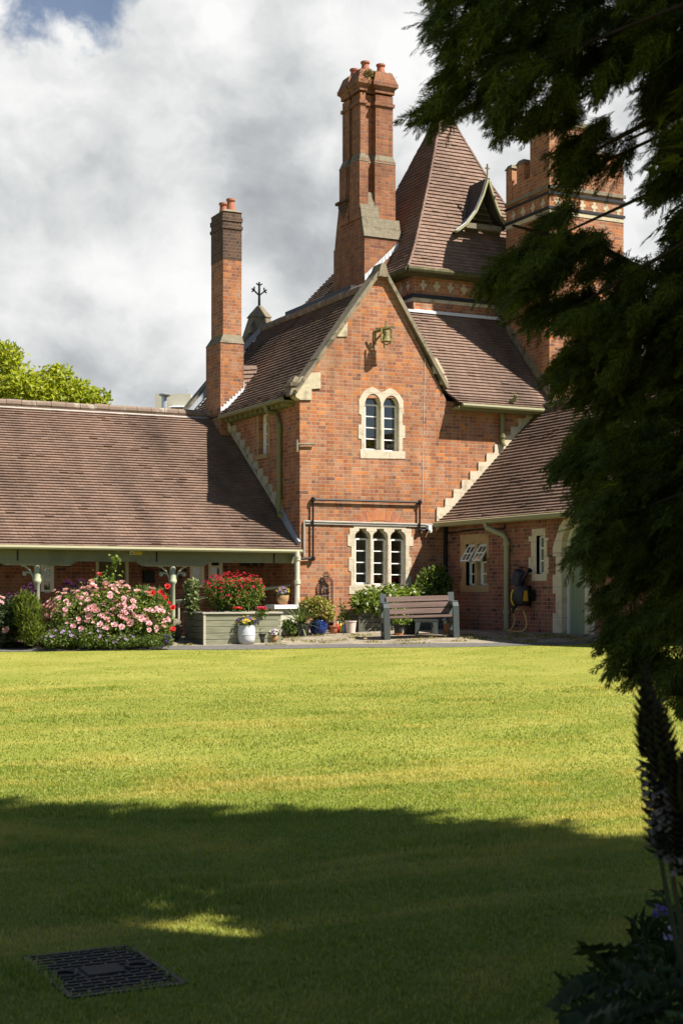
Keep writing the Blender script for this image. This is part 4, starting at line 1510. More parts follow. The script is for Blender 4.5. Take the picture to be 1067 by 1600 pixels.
# two-light casement window
sm = MB()
S0, S1 = on_u(719.5, 880, RU)[0], on_u(763.5, 880, RU)[0]
St, Sb = on_u(742, 834.5, RU)[1], on_u(742, 925, RU)[1]
lo_, hi_ = min(S0, S1), max(S0, S1)
mid_ = (wa0 + wa1) / 2
sm.plate([(lo_, Sb), (hi_, Sb), (hi_, Sb + .22), (hi_ - .07, Sb + .24), (hi_ - .07, Sb + .5), (hi_, Sb + .52), (hi_, St), (lo_, St), (lo_, Sb + .7), (lo_ + .06, Sb + .68), (lo_ + .06, Sb + .2), (lo_, Sb + .18)],
         [[(wa0, wb0), (mid_ - .05, wb0), (mid_ - .05, wb1), (wa0, wb1)], [(mid_ + .05, wb0), (wa1, wb0), (wa1, wb1), (mid_ + .05, wb1)]], FU, RU - .012, RU + .24)
win = mesh_obj('window', sm, M['stone_tan'], rw, label='casement window in a tan stone surround with open top lights')
fr_, pn_ = MB(), MB()
zt2 = wb0 + (wb1 - wb0) * .55
for a0, a1 in ((wa0, mid_ - .05), (mid_ + .05, wa1)):
    zq = [wb0 + .02, wb0 + (zt2 - wb0) * .5, zt2]
    bars_rect(fr_, FU, a0, a1, zq, RU + .08, .035, .022)
    fr_.box(RU + .06, RU + .11, a0, a0 + .03, zt2, wb1).box(RU + .06, RU + .11, a1 - .03, a1, zt2, wb1).box(RU + .06, RU + .11, a0 + .03, a1 - .03, wb1 - .03, wb1)
    pn_.add([(RU + .10, a0, wb0), (RU + .10, a1, wb0), (RU + .10, a1, zt2), (RU + .10, a0, zt2)], [(0, 1, 2, 3)])
    # open top light, hinged along its head
    ang = math.radians(33)
    hgt = wb1 - zt2 - .02
    def tilt(a, b, c, ang=ang):
        d = wb1 - .02 - b
        return (RU + .05 + c * math.cos(ang) - d * math.sin(ang), a, wb1 - .02 - d * math.cos(ang) - c * math.sin(ang))
    lt = MB()
    bars_rect(lt, tilt, a0 + .01, a1 - .01, [wb1 - .04 - hgt, wb1 - .04 - hgt / 2, wb1 - .04], 0, .03, .02, .03, mids=[(a0 + a1) / 2])
    lto = mesh_obj('open_light', lt, M['white'], win)
    lp_ = MB().add([tilt(a0 + .02, wb1 - .05, .015), tilt(a1 - .02, wb1 - .05, .015), tilt(a1 - .02, wb1 - .03 - hgt, .015), tilt(a0 + .02, wb1 - .03 - hgt, .015)], [(0, 1, 2, 3)])
    mesh_obj('pane', lp_, M['glass'], lto)
mesh_obj('frame', fr_, M['white'], win)
mesh_obj('pane', pn_, M['glass'], win)
mesh_obj('interior', room(MB(), FU, wa0 - .1, wa1 + .1, wb0 - .1, wb1 + .1, RU + .305, RU + 1.8), M['room'], rw)
# slit window with the quoined surround
q0, q1 = sorted((on_u(826, 870, RU)[0], on_u(857, 870, RU)[0]))
qt, qb = on_u(841, 826, RU)[1], on_u(841, 907.5, RU)[1]
t_ = (q1 - q0) * .16
sl_ = MB().plate([(q0 + t_ * .6, qb), (q1 - t_, qb), (q1 - t_, qb + .14), (q1, qb + .14), (q1, qb + .46), (q1 - t_ * .8, qb + .46), (q1 - t_ * .8, qb + .77), (q1, qb + .77), (q1, qt - .14), (q1 - t_, qt - .14), (q1 - t_, qt),
                  (q0 + t_, qt), (q0 + t_, qt - .18), (q0, qt - .18), (q0, qb + .77), (q0 + t_ * .5, qb + .77), (q0 + t_ * .5, qb + .46), (q0, qb + .46), (q0, qb + .14), (q0 + t_ * .6, qb + .14)],
                 [[(sa0, sb0_), (sa1, sb0_), (sa1, sb1_), (sa0, sb1_)]], FU, RU - .012, RU + .24)
slo = mesh_obj('window', sl_, M['stone'], rw, label='narrow slit window in a pale quoined surround')
mesh_obj('frame', bars_rect(MB(), FU, sa0, sa1, [sb0_ + .02, sb0_ + (sb1_ - sb0_) * .35, sb0_ + (sb1_ - sb0_) * .68, sb1_ - .02], RU + .07, .035, .03), M['white'], slo)
mesh_obj('pane', MB().add([(RU + .1, sa0, sb0_), (RU + .1, sa1, sb0_), (RU + .1, sa1, sb1_), (RU + .1, sa0, sb1_)], [(0, 1, 2, 3)]), M['glass'], slo)
mesh_obj('interior', room(MB(), FU, sa0 - .1, sa1 + .1, sb0_ - .1, sb1_ + .1, RU + .305, RU + .8), simple('net_curtain', (.42, .40, .36), .9, .1, 4), rw)
# arched doorway
inner = archpts(0.0)
outer = archpts(.19)
oa0, oa1 = outer[0][0], outer[-1][0]
def jag(side, x_in, x_out):
    pts = []
    zs_ = [-.35, .38, .75, 1.1, 1.45, dsp]
    for i in range(5):
        xx = x_out if i % 2 == 0 else x_in
        pts += [(xx, zs_[i]), (xx, zs_[i + 1])]
    return pts
lft = jag(0, oa0, oa0 - .1)
rgt = list(reversed(jag(1, oa1, oa1 + .1)))
dsur = MB().plate(lft + outer[2:-2] + rgt, [[(p[0], max(p[1], -.34)) for p in inner]], FU, RU - .014, RU + .24)
dso = mesh_obj('doorway', dsur, M['stone'], rw)
dl = MB()
nb = 7
for i in range(nb):
    a = da0 + .03 + (da1 - da0 - .06) * i / nb
    b = a + (da1 - da0 - .06) / nb - .006
    def topz(x):
        s = min(1, abs(x - dcx) / ((da1 - da0) / 2))
        return dsp + (dap - dsp) * max(0, 1 - s * s) ** .5 - .02
    dl.plate([(a, -.03), (b, -.03), (b, topz(b)), ((a + b) / 2, topz((a + b) / 2)), (a, topz(a))], [], FU, RU + .17, RU + .2)
dl.plate([(da0, -.3), (da1, -.3), (da1, dsp), (da0, dsp)], [], FU, RU + .205, RU + .22)
doo = mesh_obj('door', dl, M['door'], rw, label='grey-green boarded door under a pale stone arch')
wf = MB()
fp = archpts(-.0)
for s0, s1 in zip(fp, fp[1:]):
    wf.bar((RU + .15, s0[0], s0[1]), (RU + .15, s1[0], s1[1]), (1, 0, 0), .06, .05)
mesh_obj('door_frame', wf, M['white'], doo)
hn = MB().box(RU + .15, RU + .168, da1 - .14, da1 - .09, .95, 1.15).tube([(RU + .13, da1 - .11, 1.06), (RU + .13, da1 - .22, 1.06)], .012, 6)
mesh_obj('handle', hn, M['bell'], doo)
rd = MB()
v791 = on_u(791, 900, RU - .07)[0]
rd.tube([(RU - .31, v791 + .42, 2.18), (RU - .29, v791 + .38, 2.06), (RU - .1, v791 + .05, 1.9), (RU - .07, v791, 1.80), (RU - .07, v791, .04), (RU - .12, v791 - .02, .02)], .052, 10)
for z in (1.74, .38):
    rd.lathe([(.055, -.04), (.072, -.04), (.072, .04), (.055, .04)], (RU - .07, v791, z), 10)
mesh_obj('downpipe', rd, simple('pale_olive_pipe', (.33, .32, .19), .5, .12, 10), rw)
bk = MB().tube([(RU - .05, -.03, 2.2), (RU - .05, -.03, .0)], .04, 8)
bk.tube([(RU - .03, -.05, 2.02), (RU - .03, -1.2, 2.06), (RU - .03, -2.3, 2.03), (RU - .03, -2.35, 2.12)], .014, 6)
mesh_obj('cable', bk, M['black'], rw)
# step along the foot of the wing
mesh_obj('plinth', MB().box(RU - .06, RU - .002, RE, v791 - .2, -.3, float(gz(3.2, -3)) + .02), M['stone_aged'], rw)

# ================================================================== far things behind the left wing
fs = thing('far_roof', 'pale grey metal roof just showing over the ridge, left of the slim chimney', 'roof', (-1.2, 12, 0))
p0, p1 = at(248, 637, 40), at(308, 637, 40)
fr1 = MB().bar(at(244, 640, 40), at(300, 640, 40), (0, 0, 1), .8, .4)
mesh_obj('wall', fr1, M['cream'], fs)
fr2 = MB().add([at(262, 636, 39.5), at(300, 636, 39.5), at(300, 628.5, 40.5), at(288, 628.5, 40.5)], [(0, 1, 2, 3)])
fr2.bar(at(286, 629.5, 40), at(302, 629, 40), (0, 0, 1), .06, .3)
mesh_obj('roof', fr2, M['slate'], fs)
fl_ = thing('flue', 'grey steel flue with a flat cowl, rising behind the ridge of the left wing', 'flue', at(257, 640, 39))
fm_ = MB().tube([at(257, 655, 39), at(257, 620, 39)], .07, 10)
mesh_obj('pipe', fm_, M['steel'], fl_)
a = at(258.5, 617.5, 39)
mesh_obj('cowl', MB().lathe([(.09, -.05), (.17, .0), (.17, .03), (.02, .06)], a, 14), M['steel'], fl_)
an = MB().tube([at(293, 640, 40), at(293, 608, 40)], .012, 5)
tag(mesh_obj('aerial', an, M['steel']), 'thin aerial rod standing on the far grey roof', 'aerial')
# ================================================================== plants: helpers
EXV = Vector((CO, -SI, 0))      # to the right as seen from the lawn
EYV = Vector((SI, CO, 0))       # away from the lawn


def sprig(P, D, N, L, W, **k):
    return leaves(np.asarray(P), np.asarray(D), np.asarray(N), L, W, **k)


def pxblob(cx, cy, rx, ry, Z, rz=None):
    """ellipsoid: centre and half-axes in metres from its outline in the picture at a known distance"""
    c = at(cx, cy, Z)
    return (c, rx / F * Z, (rz if rz else .8 * rx / F * Z), ry / F * Z)


def blob_points(blobs, n, inner=.35):
    vol = np.array([b[1] * b[2] + b[1] * b[3] for b in blobs])
    which = NR.choice(len(blobs), n, p=vol / vol.sum())
    d = nrmz(NR.normal(size=(n, 3)))
    r = (inner + (1 - inner) * NR.random((n, 1)) ** .55) * NR.uniform(.85, 1.12, (n, 1))
    C = np.array([list(b[0]) for b in blobs])[which]
    R = np.array([[b[1], b[2], b[3]] for b in blobs])[which]
    loc = d * r * R
    ex, ey = np.array(EXV), np.array(EYV)
    wv_ = loc[:, :1] * ex + loc[:, 1:2] * ey + loc[:, 2:] * np.array([0, 0, 1.])
    dn = nrmz(d[:, :1] / R[:, :1] * ex + d[:, 1:2] / R[:, 1:2] * ey + d[:, 2:] / R[:, 2:] * np.array([0, 0, 1.]))
    return C + wv_, dn


def foliage(blobs, n, L, W, up=.25, out=.6, droop=0.0, inner=.35, **k):
    P, dn = blob_points(blobs, n, inner)
    P[:, 2] = np.maximum(P[:, 2], gz(P[:, 0], P[:, 1]) + .01)
    D = NR.normal(size=(n, 3)) * .8 + dn * out + np.array([0, 0, up - droop])
    N = NR.normal(size=(n, 3)) * .55 + dn * .8 + np.array([0, 0, .6])
    return leaves(P, D, N, L, W, **k)


def stems(base, blobs, n, r=.008, spread=.08):
    mb = MB()
    for i in range(n):
        b = blobs[i % len(blobs)]
        e = b[0] + EXV * rnd.uniform(-.6, .6) * b[1] + EYV * rnd.uniform(-.5, .5) * b[2] + Vector((0, 0, rnd.uniform(-.1, .7) * b[3]))
        s = Vector(base) + EXV * rnd.uniform(-spread, spread) + EYV * rnd.uniform(-spread, spread)
        m = s.lerp(e, .5) + Vector((0, 0, .12 * (e - s).length)) - (e - s) * .05
        mb.tube([s, m, e], [r, r * .8, r * .4], 5)
    return mb


def shrub(name, label, cat_, base, blobs, n, L, W, mat, nstem=8, stemmat='stem', group=None, srad=.008, spread=.08, **k):
    t = thing(name, label, cat_, base, group=group)
    mesh_obj('leaves', foliage(blobs, n, L, W, **k), mat, t)
    mesh_obj('stems', stems(base, blobs, nstem, srad, spread), M[stemmat], t)
    return t


def bloom(r, layers=((.35, 5, 80), (.65, 7, 55), (1.0, 8, 25)), jit=.15):
    """ruffled flower head: rings of cupped petals"""
    V, T = [], []
    for rr_, k, tilt in layers:
        for i in range(k):
            a = 2 * PI * (i + rnd.random() * .5) / k
            tl = math.radians(tilt + rnd.uniform(-12, 12))
            d = Vector((math.cos(a) * math.cos(tl), math.sin(a) * math.cos(tl), math.sin(tl)))
            s = Vector((-math.sin(a), math.cos(a), 0))
            w_ = r * .5
            b = len(V)
            V += [Vector((0, 0, 0)), d * r * rr_ * .6 + s * w_ * .7, d * r * rr_ + s * w_ * .35 + Vector((0, 0, r * .06)), d * r * rr_ - s * w_ * .35 + Vector((0, 0, r * .06)), d * r * rr_ * .6 - s * w_ * .7]
            T += [(b, b + 1, b + 2), (b, b + 2, b + 3), (b, b + 3, b + 4)]
    return np.array([list(v) for v in V]), np.array(T)


def heads(parent, name, meshes, mat, pts, dirs, smin=.7, smax=1.2):
    """flower heads as parts of one plant, sharing a few meshes"""
    protos = []
    for V, T in meshes:
        me_o = mesh_obj(name, (V, T), mat)
        protos.append(me_o.data)
        bpy.data.objects.remove(me_o)
    o0 = Vector(parent['_o'])
    for p, d in zip(pts, dirs):
        o = bpy.data.objects.new(name, protos[rnd.randrange(len(protos))])
        COL.objects.link(o)
        o.parent = parent
        o.location = Vector(p) - o0
        o.rotation_mode = 'QUATERNION'
        o.rotation_quaternion = Vector(d).to_track_quat('Z', 'Y')
        s = rnd.uniform(smin, smax)
        o.scale = (s, s, s)


def surf(blobs, n, front=.35, upmin=-.3):
    """points on the side of a bush that faces the lawn and the sky"""
    P, dn = blob_points(blobs, n * 8, .97)
    f = -(dn @ np.array(EYV))
    keep = np.where((f > front - 1 * (dn[:, 2] > .4)) & (dn[:, 2] > upmin) & (f > -.35))[0][:n]
    return [Vector(P[i]) for i in keep], [Vector(dn[i]) + Vector((0, 0, .25)) for i in keep]


G = {}
G['rose'] = leafmat('rose_leaves', [(.055, .095, .018), (.11, .17, .03), (.18, .24, .045), (.28, .31, .07)], .45)
G['bush'] = leafmat('bush_leaves', [(.045, .085, .02), (.09, .145, .03), (.15, .21, .045), (.24, .27, .075)], .45)
G['lime'] = leafmat('lime_leaves', [(.08, .13, .018), (.14, .20, .028), (.20, .27, .04), (.30, .34, .08)])
G['varieg'] = leafmat('variegated_leaves', [(.13, .17, .03), (.28, .30, .06), (.46, .43, .11), (.38, .24, .11), (.22, .26, .05)])
G['euon'] = leafmat('cream_edged_leaves', [(.07, .11, .035), (.14, .18, .06), (.30, .32, .16), (.10, .15, .05)])
G['spike'] = leafmat('sword_leaves', [(.07, .10, .03), (.12, .16, .05), (.17, .21, .08)], .25, .4)
G['needle'] = leafmat('rosemary_leaves', [(.09, .13, .02), (.15, .20, .034), (.23, .27, .045), (.18, .20, .06)])
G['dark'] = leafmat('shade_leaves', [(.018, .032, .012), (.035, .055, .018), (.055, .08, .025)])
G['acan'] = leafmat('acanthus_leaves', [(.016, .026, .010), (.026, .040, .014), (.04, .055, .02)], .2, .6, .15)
G['pink'] = leafmat('pink_petals', [(.68, .30, .38), (.80, .46, .52), (.85, .60, .62), (.74, .36, .44), (.86, .70, .69)], .3, .6)
G['red'] = leafmat('red_petals', [(.48, .012, .02), (.62, .03, .04), (.55, .03, .10), (.70, .07, .06)], .3, .6)
G['scarlet'] = leafmat('scarlet_petals', [(.62, .03, .02), (.72, .07, .05), (.65, .04, .06)], .3, .6)
G['magenta'] = leafmat('crimson_petals', [(.55, .02, .06), (.62, .06, .12), (.48, .02, .05)], .3, .6)
G['purple'] = leafmat('purple_florets', [(.10, .018, .09), (.16, .04, .15), (.22, .07, .20)], .25, .6)
G['lilac'] = leafmat('lilac_florets', [(.30, .16, .45), (.45, .28, .55), (.55, .40, .62)], .3, .6)
G['violet'] = leafmat('violet_petals', [(.11, .06, .30), (.17, .10, .38), (.08, .04, .22)], .3, .6)
G['yellowp'] = leafmat('yellow_petals', [(.75, .55, .05), (.80, .65, .15)], .3, .6)
G['whitep'] = leafmat('white_petals', [(.72, .68, .62), (.80, .78, .74)], .3, .6)

# ------------------------------------------------------------------ flower bed in front of the veranda
ROSE = [bloom(.070) for _ in range(4)]
SMALL = [bloom(.032, ((.5, 4, 60), (1, 5, 20))) for _ in range(3)]
soil = MB()
edge = [(-3, 1013.5), (60, 1013.2), (140, 1012.5), (230, 1011.5), (268, 1009)]
sp = [on_g(x, y) for x, y in edge]
bk_ = [p + EYV * 2.0 for p in sp]
sv_ = [p + Vector((0, 0, .004)) for p in sp] + [p + EYV * .35 + Vector((0, 0, .10)) for p in sp] + [p + Vector((0, 0, .10)) for p in bk_]
n_ = len(sp)
soil.add(sv_, [(i, i + 1, i + 1 + n_, i + n_) for i in range(n_ - 1)] + [(i + n_, i + 1 + n_, i + 1 + 2 * n_, i + 2 * n_) for i in range(n_ - 1)])
tag(mesh_obj('flower_bed_soil', soil, M['soil']), kind='structure')
ZR = 26.4
rb_ = [pxblob(115, 965, 42, 40, ZR, .55), pxblob(165, 960, 52, 40, ZR + .1, .6), pxblob(215, 968, 45, 40, ZR + .1, .55), pxblob(245, 978, 26, 32, ZR, .4),
       pxblob(170, 985, 92, 26, ZR - .1, .5), pxblob(183, 930, 22, 18, ZR + .3, .4), pxblob(140, 936, 24, 18, ZR + .3, .4), pxblob(95, 985, 30, 28, ZR, .4)]
t = shrub('rose_bush', 'large bush of pale pink roses in the bed before the veranda', 'rose bush', on_g(165, 1008), rb_, 9000, .060, .036, G['rose'], 16, spread=.35)
cp_, cd_ = surf(rb_[:4] + rb_[5:], 30, .25, -.1)
pts, drs = [], []
for p, d in zip(cp_, cd_):
    for q in range(rnd.choice((2, 3, 4, 5))):
        pts.append(p + EXV * rnd.gauss(0, .085) + Vector((0, 0, rnd.gauss(0, .065))) - EYV * rnd.uniform(0, .04))
        drs.append(d + EXV * rnd.uniform(-.4, .4))
pts, drs = pts[:99], drs[:99]
heads(t, 'rose_bloom', ROSE, G['pink'], pts, drs, .6, 1.2)
fill = []
P2, D2 = surf(rb_, 210, .2, -.1)
for i_, (p, d) in enumerate(zip(P2, D2)):
    V_, T_ = ROSE[i_ % 4]
    R_ = np.array(d.to_track_quat('Z', 'Y').to_matrix())
    fill.append((V_ @ R_.T * rnd.uniform(.4, .95) + np.array(p) + np.array(d) * .02, T_))
tag(mesh_obj('rose_blooms', cat(*fill), G['pink'], t), kind='stuff')

lw_ = [pxblob(8, 975, 24, 42, 26.2, .45), pxblob(-12, 960, 22, 40, 26.3, .4)]
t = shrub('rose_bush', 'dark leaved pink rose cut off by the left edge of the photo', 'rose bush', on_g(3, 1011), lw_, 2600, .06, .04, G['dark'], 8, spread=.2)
pts, drs = surf([pxblob(2, 945, 10, 14, 26.1, .3)], 7, .2)
pts += [at(9, 985, 25.9), at(11, 983, 25.9)]
drs += [Vector((-.3, -1, .3))] * 2
heads(t, 'rose_bloom', ROSE, G['pink'], pts, drs, .6, .9)

# rosemary: upright needles
rz_ = [pxblob(45, 960, 20, 26, 26.0, .3), pxblob(50, 985, 18, 26, 26.0, .3), pxblob(38, 945, 12, 16, 26.0, .2)]
shrub('rosemary_bush', 'upright yellow-green rosemary bush beside the pink roses', 'bush', on_g(46, 1011), rz_, 4200, .13, .012, G['needle'], 10, up=1.6, out=.25, spread=.12)


def alliums(label, px, Z, base, grp):
    t = thing('allium_clump', label, 'flowers', base)
    mb = MB()
    for x, y in px:
        h = at(x, y, Z)
        mb.tube([Vector(base) + EXV * ((h - Vector(base)).dot(EXV) * .75), h.lerp(Vector(base), .3) + EXV * .02, h], .006, 5)
    mesh_obj('stems', mb, M['stem'], t)
    P = nrmz(NR.normal(size=(130, 3)))
    hm_ = leaves(P * .015, P, NR.normal(size=(130, 3)), .055, .022)
    hs = [hm_]
    heads(t, 'allium_head', hs, G['purple'], [at(x, y, Z) for x, y in px], [Vector((0, -.2, 1))] * len(px), .6, .85)
    lb = [pxblob(sum(p[0] for p in px) / len(px), max(p[1] for p in px) + 32, 26, 24, Z, .25)]
    mesh_obj('leaves', foliage(lb, 420, .16, .02, up=1.0), G['bush'], t)


cv = lambda l: [(x / 3.952, 840 + y / 3.952) for x, y in l]
alliums('purple allium heads above the rosemary, left of the rose bush', cv([(60, 355), (76, 376), (110, 352), (140, 352), (150, 310), (193, 295), (175, 325), (218, 328), (190, 355), (212, 372), (2, 346), (52, 372)]), 26.4, on_g(40, 1009), 'a')
alliums('purple allium heads behind the pink roses near the veranda door', cv([(405, 278), (427, 275), (440, 292), (458, 292), (490, 270), (512, 270), (390, 308), (425, 330), (480, 312), (560, 300), (574, 302), (388, 338)]), 27.0, on_g(120, 1007), 'a')

# red climbing rose with one long shoot
base = on_g(172, 1006)
t = thing('climbing_rose', 'tall lime green rose shoot with a red bloom rising above the pink roses', 'rose', base)
Zr = 27.0
path = [base, at(165, 950, Zr), at(168, 915, Zr), at(177, 890, Zr), at(183, 866, Zr)]
mesh_obj('stems', MB().tube(path, [.012, .010, .008, .006, .003], 6).tube([at(165, 950, Zr), at(156, 920, Zr), at(156, 899, Zr)], [.008, .006, .004], 5), M['stem'], t)
P = []
for a_, b_ in zip(path[2:], path[3:]):
    for k in range(34):
        P.append(np.array(a_.lerp(b_, rnd.random())) + NR.normal(size=3) * .045)
P += [np.array(at(160, 915, Zr)) + NR.normal(size=3) * np.array([.14, .1, .12]) for _ in range(110)]
n_ = len(P)
mesh_obj('leaves', leaves(np.array(P), NR.normal(size=(n_, 3)) + np.array([0, 0, .3]), NR.normal(size=(n_, 3)) * .6 + np.array([0, -.6, .7]), .085, .05), G['lime'], t)
heads(t, 'rose_bloom', ROSE, G['scarlet'], [at(156, 898, Zr), at(165, 914, Zr)], [Vector((0, -.6, 1))] * 2, .7, .9)

# fine bush right of the roses with red blooms
fb_ = [pxblob(222, 940, 24, 24, 27.0, .35), pxblob(245, 945, 20, 26, 26.9, .35), pxblob(205, 945, 18, 20, 27.1, .3)]
t = shrub('flowering_bush', 'loose green bush with red roses beside the veranda post', 'bush', on_g(235, 1007), fb_, 3200, .075, .022, G['bush'], 10, up=.9, spread=.2)
heads(t, 'rose_bloom', ROSE, G['scarlet'], [at(x, y, 26.4) for x, y in ((255, 929), (258, 934), (264, 942), (252, 926), (262, 917), (270, 950), (239, 927))] + [at(268, 985, 26.0), at(271, 983, 26.0)],
      [Vector((-.2, -1, .6))] * 9, .55, .95)
# low lilac groundcover along the kerb
gb_ = [pxblob(100, 995, 26, 17, 25.9, .3), pxblob(140, 996, 26, 16, 25.9, .3), pxblob(80, 1000, 16, 12, 25.8, .25), pxblob(185, 1002, 40, 10, 25.9, .25), pxblob(235, 1001, 30, 10, 26.0, .25)]
t = shrub('geranium_clump', 'low small-leaved clump with tiny lilac flowers along the front of the bed', 'plant', on_g(115, 1012), gb_, 5200, .04, .028, G['bush'], 10, spread=.4)
pts, drs = surf(gb_[:4], 60, .2)
heads(t, 'flower', SMALL, G['lilac'], pts, drs, .6, 1.0)
cb_ = [pxblob(263, 1001, 7, 9, 26.0, .12)]
t = shrub('bellflower', 'small violet-blue bellflower at the right end of the bed', 'flower', on_g(263, 1009), cb_, 160, .06, .02, G['bush'], 5, spread=.06, up=.9)
pts, drs = surf(cb_, 14, .1)
heads(t, 'flower', SMALL, G['violet'], pts, drs, .8, 1.3)

# ------------------------------------------------------------------ big planter with its plants
pA, pB = on_g(319, 1008), on_g(439, 1003.5)
ang_p = math.atan2(pB.y - pA.y, pB.x - pA.x)
PLW, PLD, PLH = (pB - pA).length, 1.15, .58
base = Vector(pA)
base.z = min(pA.z, pB.z) - .01


def planter(name, label, base, rz, w_, d, h, mat, nboard, capm='capwood'):
    t = thing(name, label, 'planter', base, rz, world=False)
    bh = h / nboard
    for nm, fn in (('front_boards', lambda mb, z0, z1: mb.box(0, w_, 0, .03, z0, z1)), ('back_boards', lambda mb, z0, z1: mb.box(0, w_, d - .03, d, z0, z1)),
                   ('side_boards', lambda mb, z0, z1: mb.box(0, .03, .031, d - .031, z0, z1)), ('side_boards', lambda mb, z0, z1: mb.box(w_ - .03, w_, .031, d - .031, z0, z1))):
        mb = MB()
        for k in range(nboard):
            fn(mb, k * bh, (k + 1) * bh - .009)
        mesh_obj(nm, mb, mat, t)
    cp_ = MB().box(-.03, w_ + .03, -.03, .07, h, h + .03).box(-.03, w_ + .03, d - .07, d + .03, h, h + .03).box(-.03, .07, .071, d - .071, h, h + .03).box(w_ - .07, w_ + .03, .071, d - .071, h, h + .03)
    mesh_obj('rim', cp_, M[capm], t)
    mesh_obj('corner_post', MB().box(-.012, .03, -.012, .03, 0, h - .005), M[capm], t)
    mesh_obj('soil', MB().box(.03, w_ - .03, .03, d - .03, h - .12, h - .06), M['soil'], t)
    return t


planter('planter_box', 'large grey-green boarded planter box filled with red flowers', base, ang_p, PLW, PLD, PLH, M['planter'], 5)
pz = base.z + PLH


def onpl(x, y, back):           # point above the planter at a distance back from its front face
    q = at(x, y, 27.0)
    Zp = camxz(*(pA.lerp(pB, (x - 319) / 120).xy))[1] + back
    return at(x, y, Zp), Zp


_, Zs = onpl(366, 930, .6)
sb_ = [pxblob(345, 932, 26, 26, Zs, .35), pxblob(385, 930, 28, 26, Zs, .38), pxblob(366, 935, 30, 24, Zs - .1, .38), pxblob(366, 915, 34, 12, Zs, .3), pxblob(398, 918, 14, 16, Zs, .25), pxblob(328, 920, 10, 14, Zs, .2)]
sbase = at(366, 955, Zs)
sbase.z = pz - .06
t = shrub('salvia_bush', 'wide bush of small red flowers growing in the big planter box', 'bush', sbase, sb_, 5200, .055, .026, G['rose'], 26, spread=.35, up=.7)
SAL = [bloom(.027, ((.6, 4, 65), (1, 5, 30))) for _ in range(3)]
pts, drs = surf(sb_, 100, .0, -.05)
heads(t, 'flower', SAL, G['red'], pts, drs, .75, 1.35)
P2, D2 = surf([pxblob(366, 914, 44, 18, Zs, .38), pxblob(366, 922, 46, 20, Zs - .1, .4)], 190, -.2, .15)
mesh_ = []
for i_, (p, d) in enumerate(zip(P2, D2)):
    V_, T_ = SAL[i_ % 3]
    R_ = np.array(d.to_track_quat('Z', 'Y').to_matrix())
    mesh_.append((V_ @ R_.T * rnd.uniform(.6, 1.1) + np.array(p) + np.array(d) * .03, T_))
tag(mesh_obj('flowers', cat(*mesh_), G['red'], t), kind='stuff')
_, Ze_ = onpl(298, 930, .75)
eb_ = [pxblob(300, 918, 11, 12, Ze_, .16), pxblob(299, 935, 12, 14, Ze_, .18), pxblob(301, 950, 10, 10, Ze_, .16)]
b_ = at(299, 957, Ze_)
b_.z = pz - .06
shrub('euonymus_bush', 'slim pale-leaved bush at the left end of the big planter box', 'bush', b_, eb_, 700, .075, .045, G['euon'], 7, spread=.06)
_, Zg = onpl(372, 952, .15)
for (x, y, mt, lab) in ((371, 951, 'scarlet', 'scarlet flower at the front rim of the big planter, above the white barrel'), (409, 951, 'magenta', 'crimson flower at the front right corner of the big planter')):
    gp = at(x, y, Zg)
    b_ = Vector(gp)
    b_.z = pz - .06
    t = thing('geranium', lab, 'flower', b_)
    mesh_obj('stems', MB().tube([b_, gp], .006, 5), M['stem'], t)
    mesh_obj('leaves', foliage([(gp - Vector((0, 0, .07)), .10, .08, .05)], 70, .06, .05), G['bush'], t)
    heads(t, 'flower', [bloom(.05)], G[mt], [gp, gp + EXV * .05 - EYV * .02, gp - EXV * .05], [Vector((0, -.7, 1))] * 3, .8, 1.1)


# ------------------------------------------------------------------ pots
def plantpot(name, label, base, prof, mat, n=20, flat=False, cat_='plant pot', soilz=None, soilr=None):
    t = thing(name, label, cat_, base)
    mesh_obj('pot', MB().lathe(prof, base, n), mat, t, flat=flat)
    if soilz:
        mesh_obj('soil', MB().lathe([(soilr, soilz - .02), (soilr, soilz)], base, n), M['soil'], t)
    return t


def potprof(r0, r1, h, lip=.012):
    return [(r0, 0), (r0 + (r1 - r0) * .5, h * .5), (r1, h * .88), (r1 + lip, h * .89), (r1 + lip, h), (r1 - .015, h), (r1 - .025, h * .8)]


ppm = lambda p: F / camxz(p.x, p.y)[1]


def potat(x0, x1, yt, yb_, dz=0):
    """base point, radius and height of a pot from its outline"""
    b = on_g((x0 + x1) / 2, yb_)
    s = ppm(b)
    return b, (x1 - x0) / 2 / s, (yb_ - yt) / s


b, r_, h_ = potat(371.5, 399, 977, 1006)
mbp = []
t = thing('barrel_pot', 'white-washed barrel pot of pansies before the big planter', 'plant pot', b)
mesh_obj('pot', MB().lathe([(r_ * .82, 0), (r_ * .95, h_ * .25), (r_, h_ * .5), (r_ * .98, h_ * .75), (r_ * .9, h_ * .97), (r_ * .9, h_), (r_ * .82, h_), (r_ * .8, h_ * .85)], b, 28), M['whitepot'], t, flat=False)
hoop = MB()
for z in (.50,):
    rr_ = r_ * 1.0
    hoop.lathe([(rr_ + .001, h_ * z - .012), (rr_ + .003, h_ * z - .006), (rr_ + .003, h_ * z + .006), (rr_ + .001, h_ * z + .012)], b, 28, cap=False)
mesh_obj('hoop', hoop, M['whitepot'], t)
mesh_obj('soil', MB().lathe([(r_ * .82, h_ * .86), (r_ * .82, h_ * .9)], b, 20), M['soil'], t)


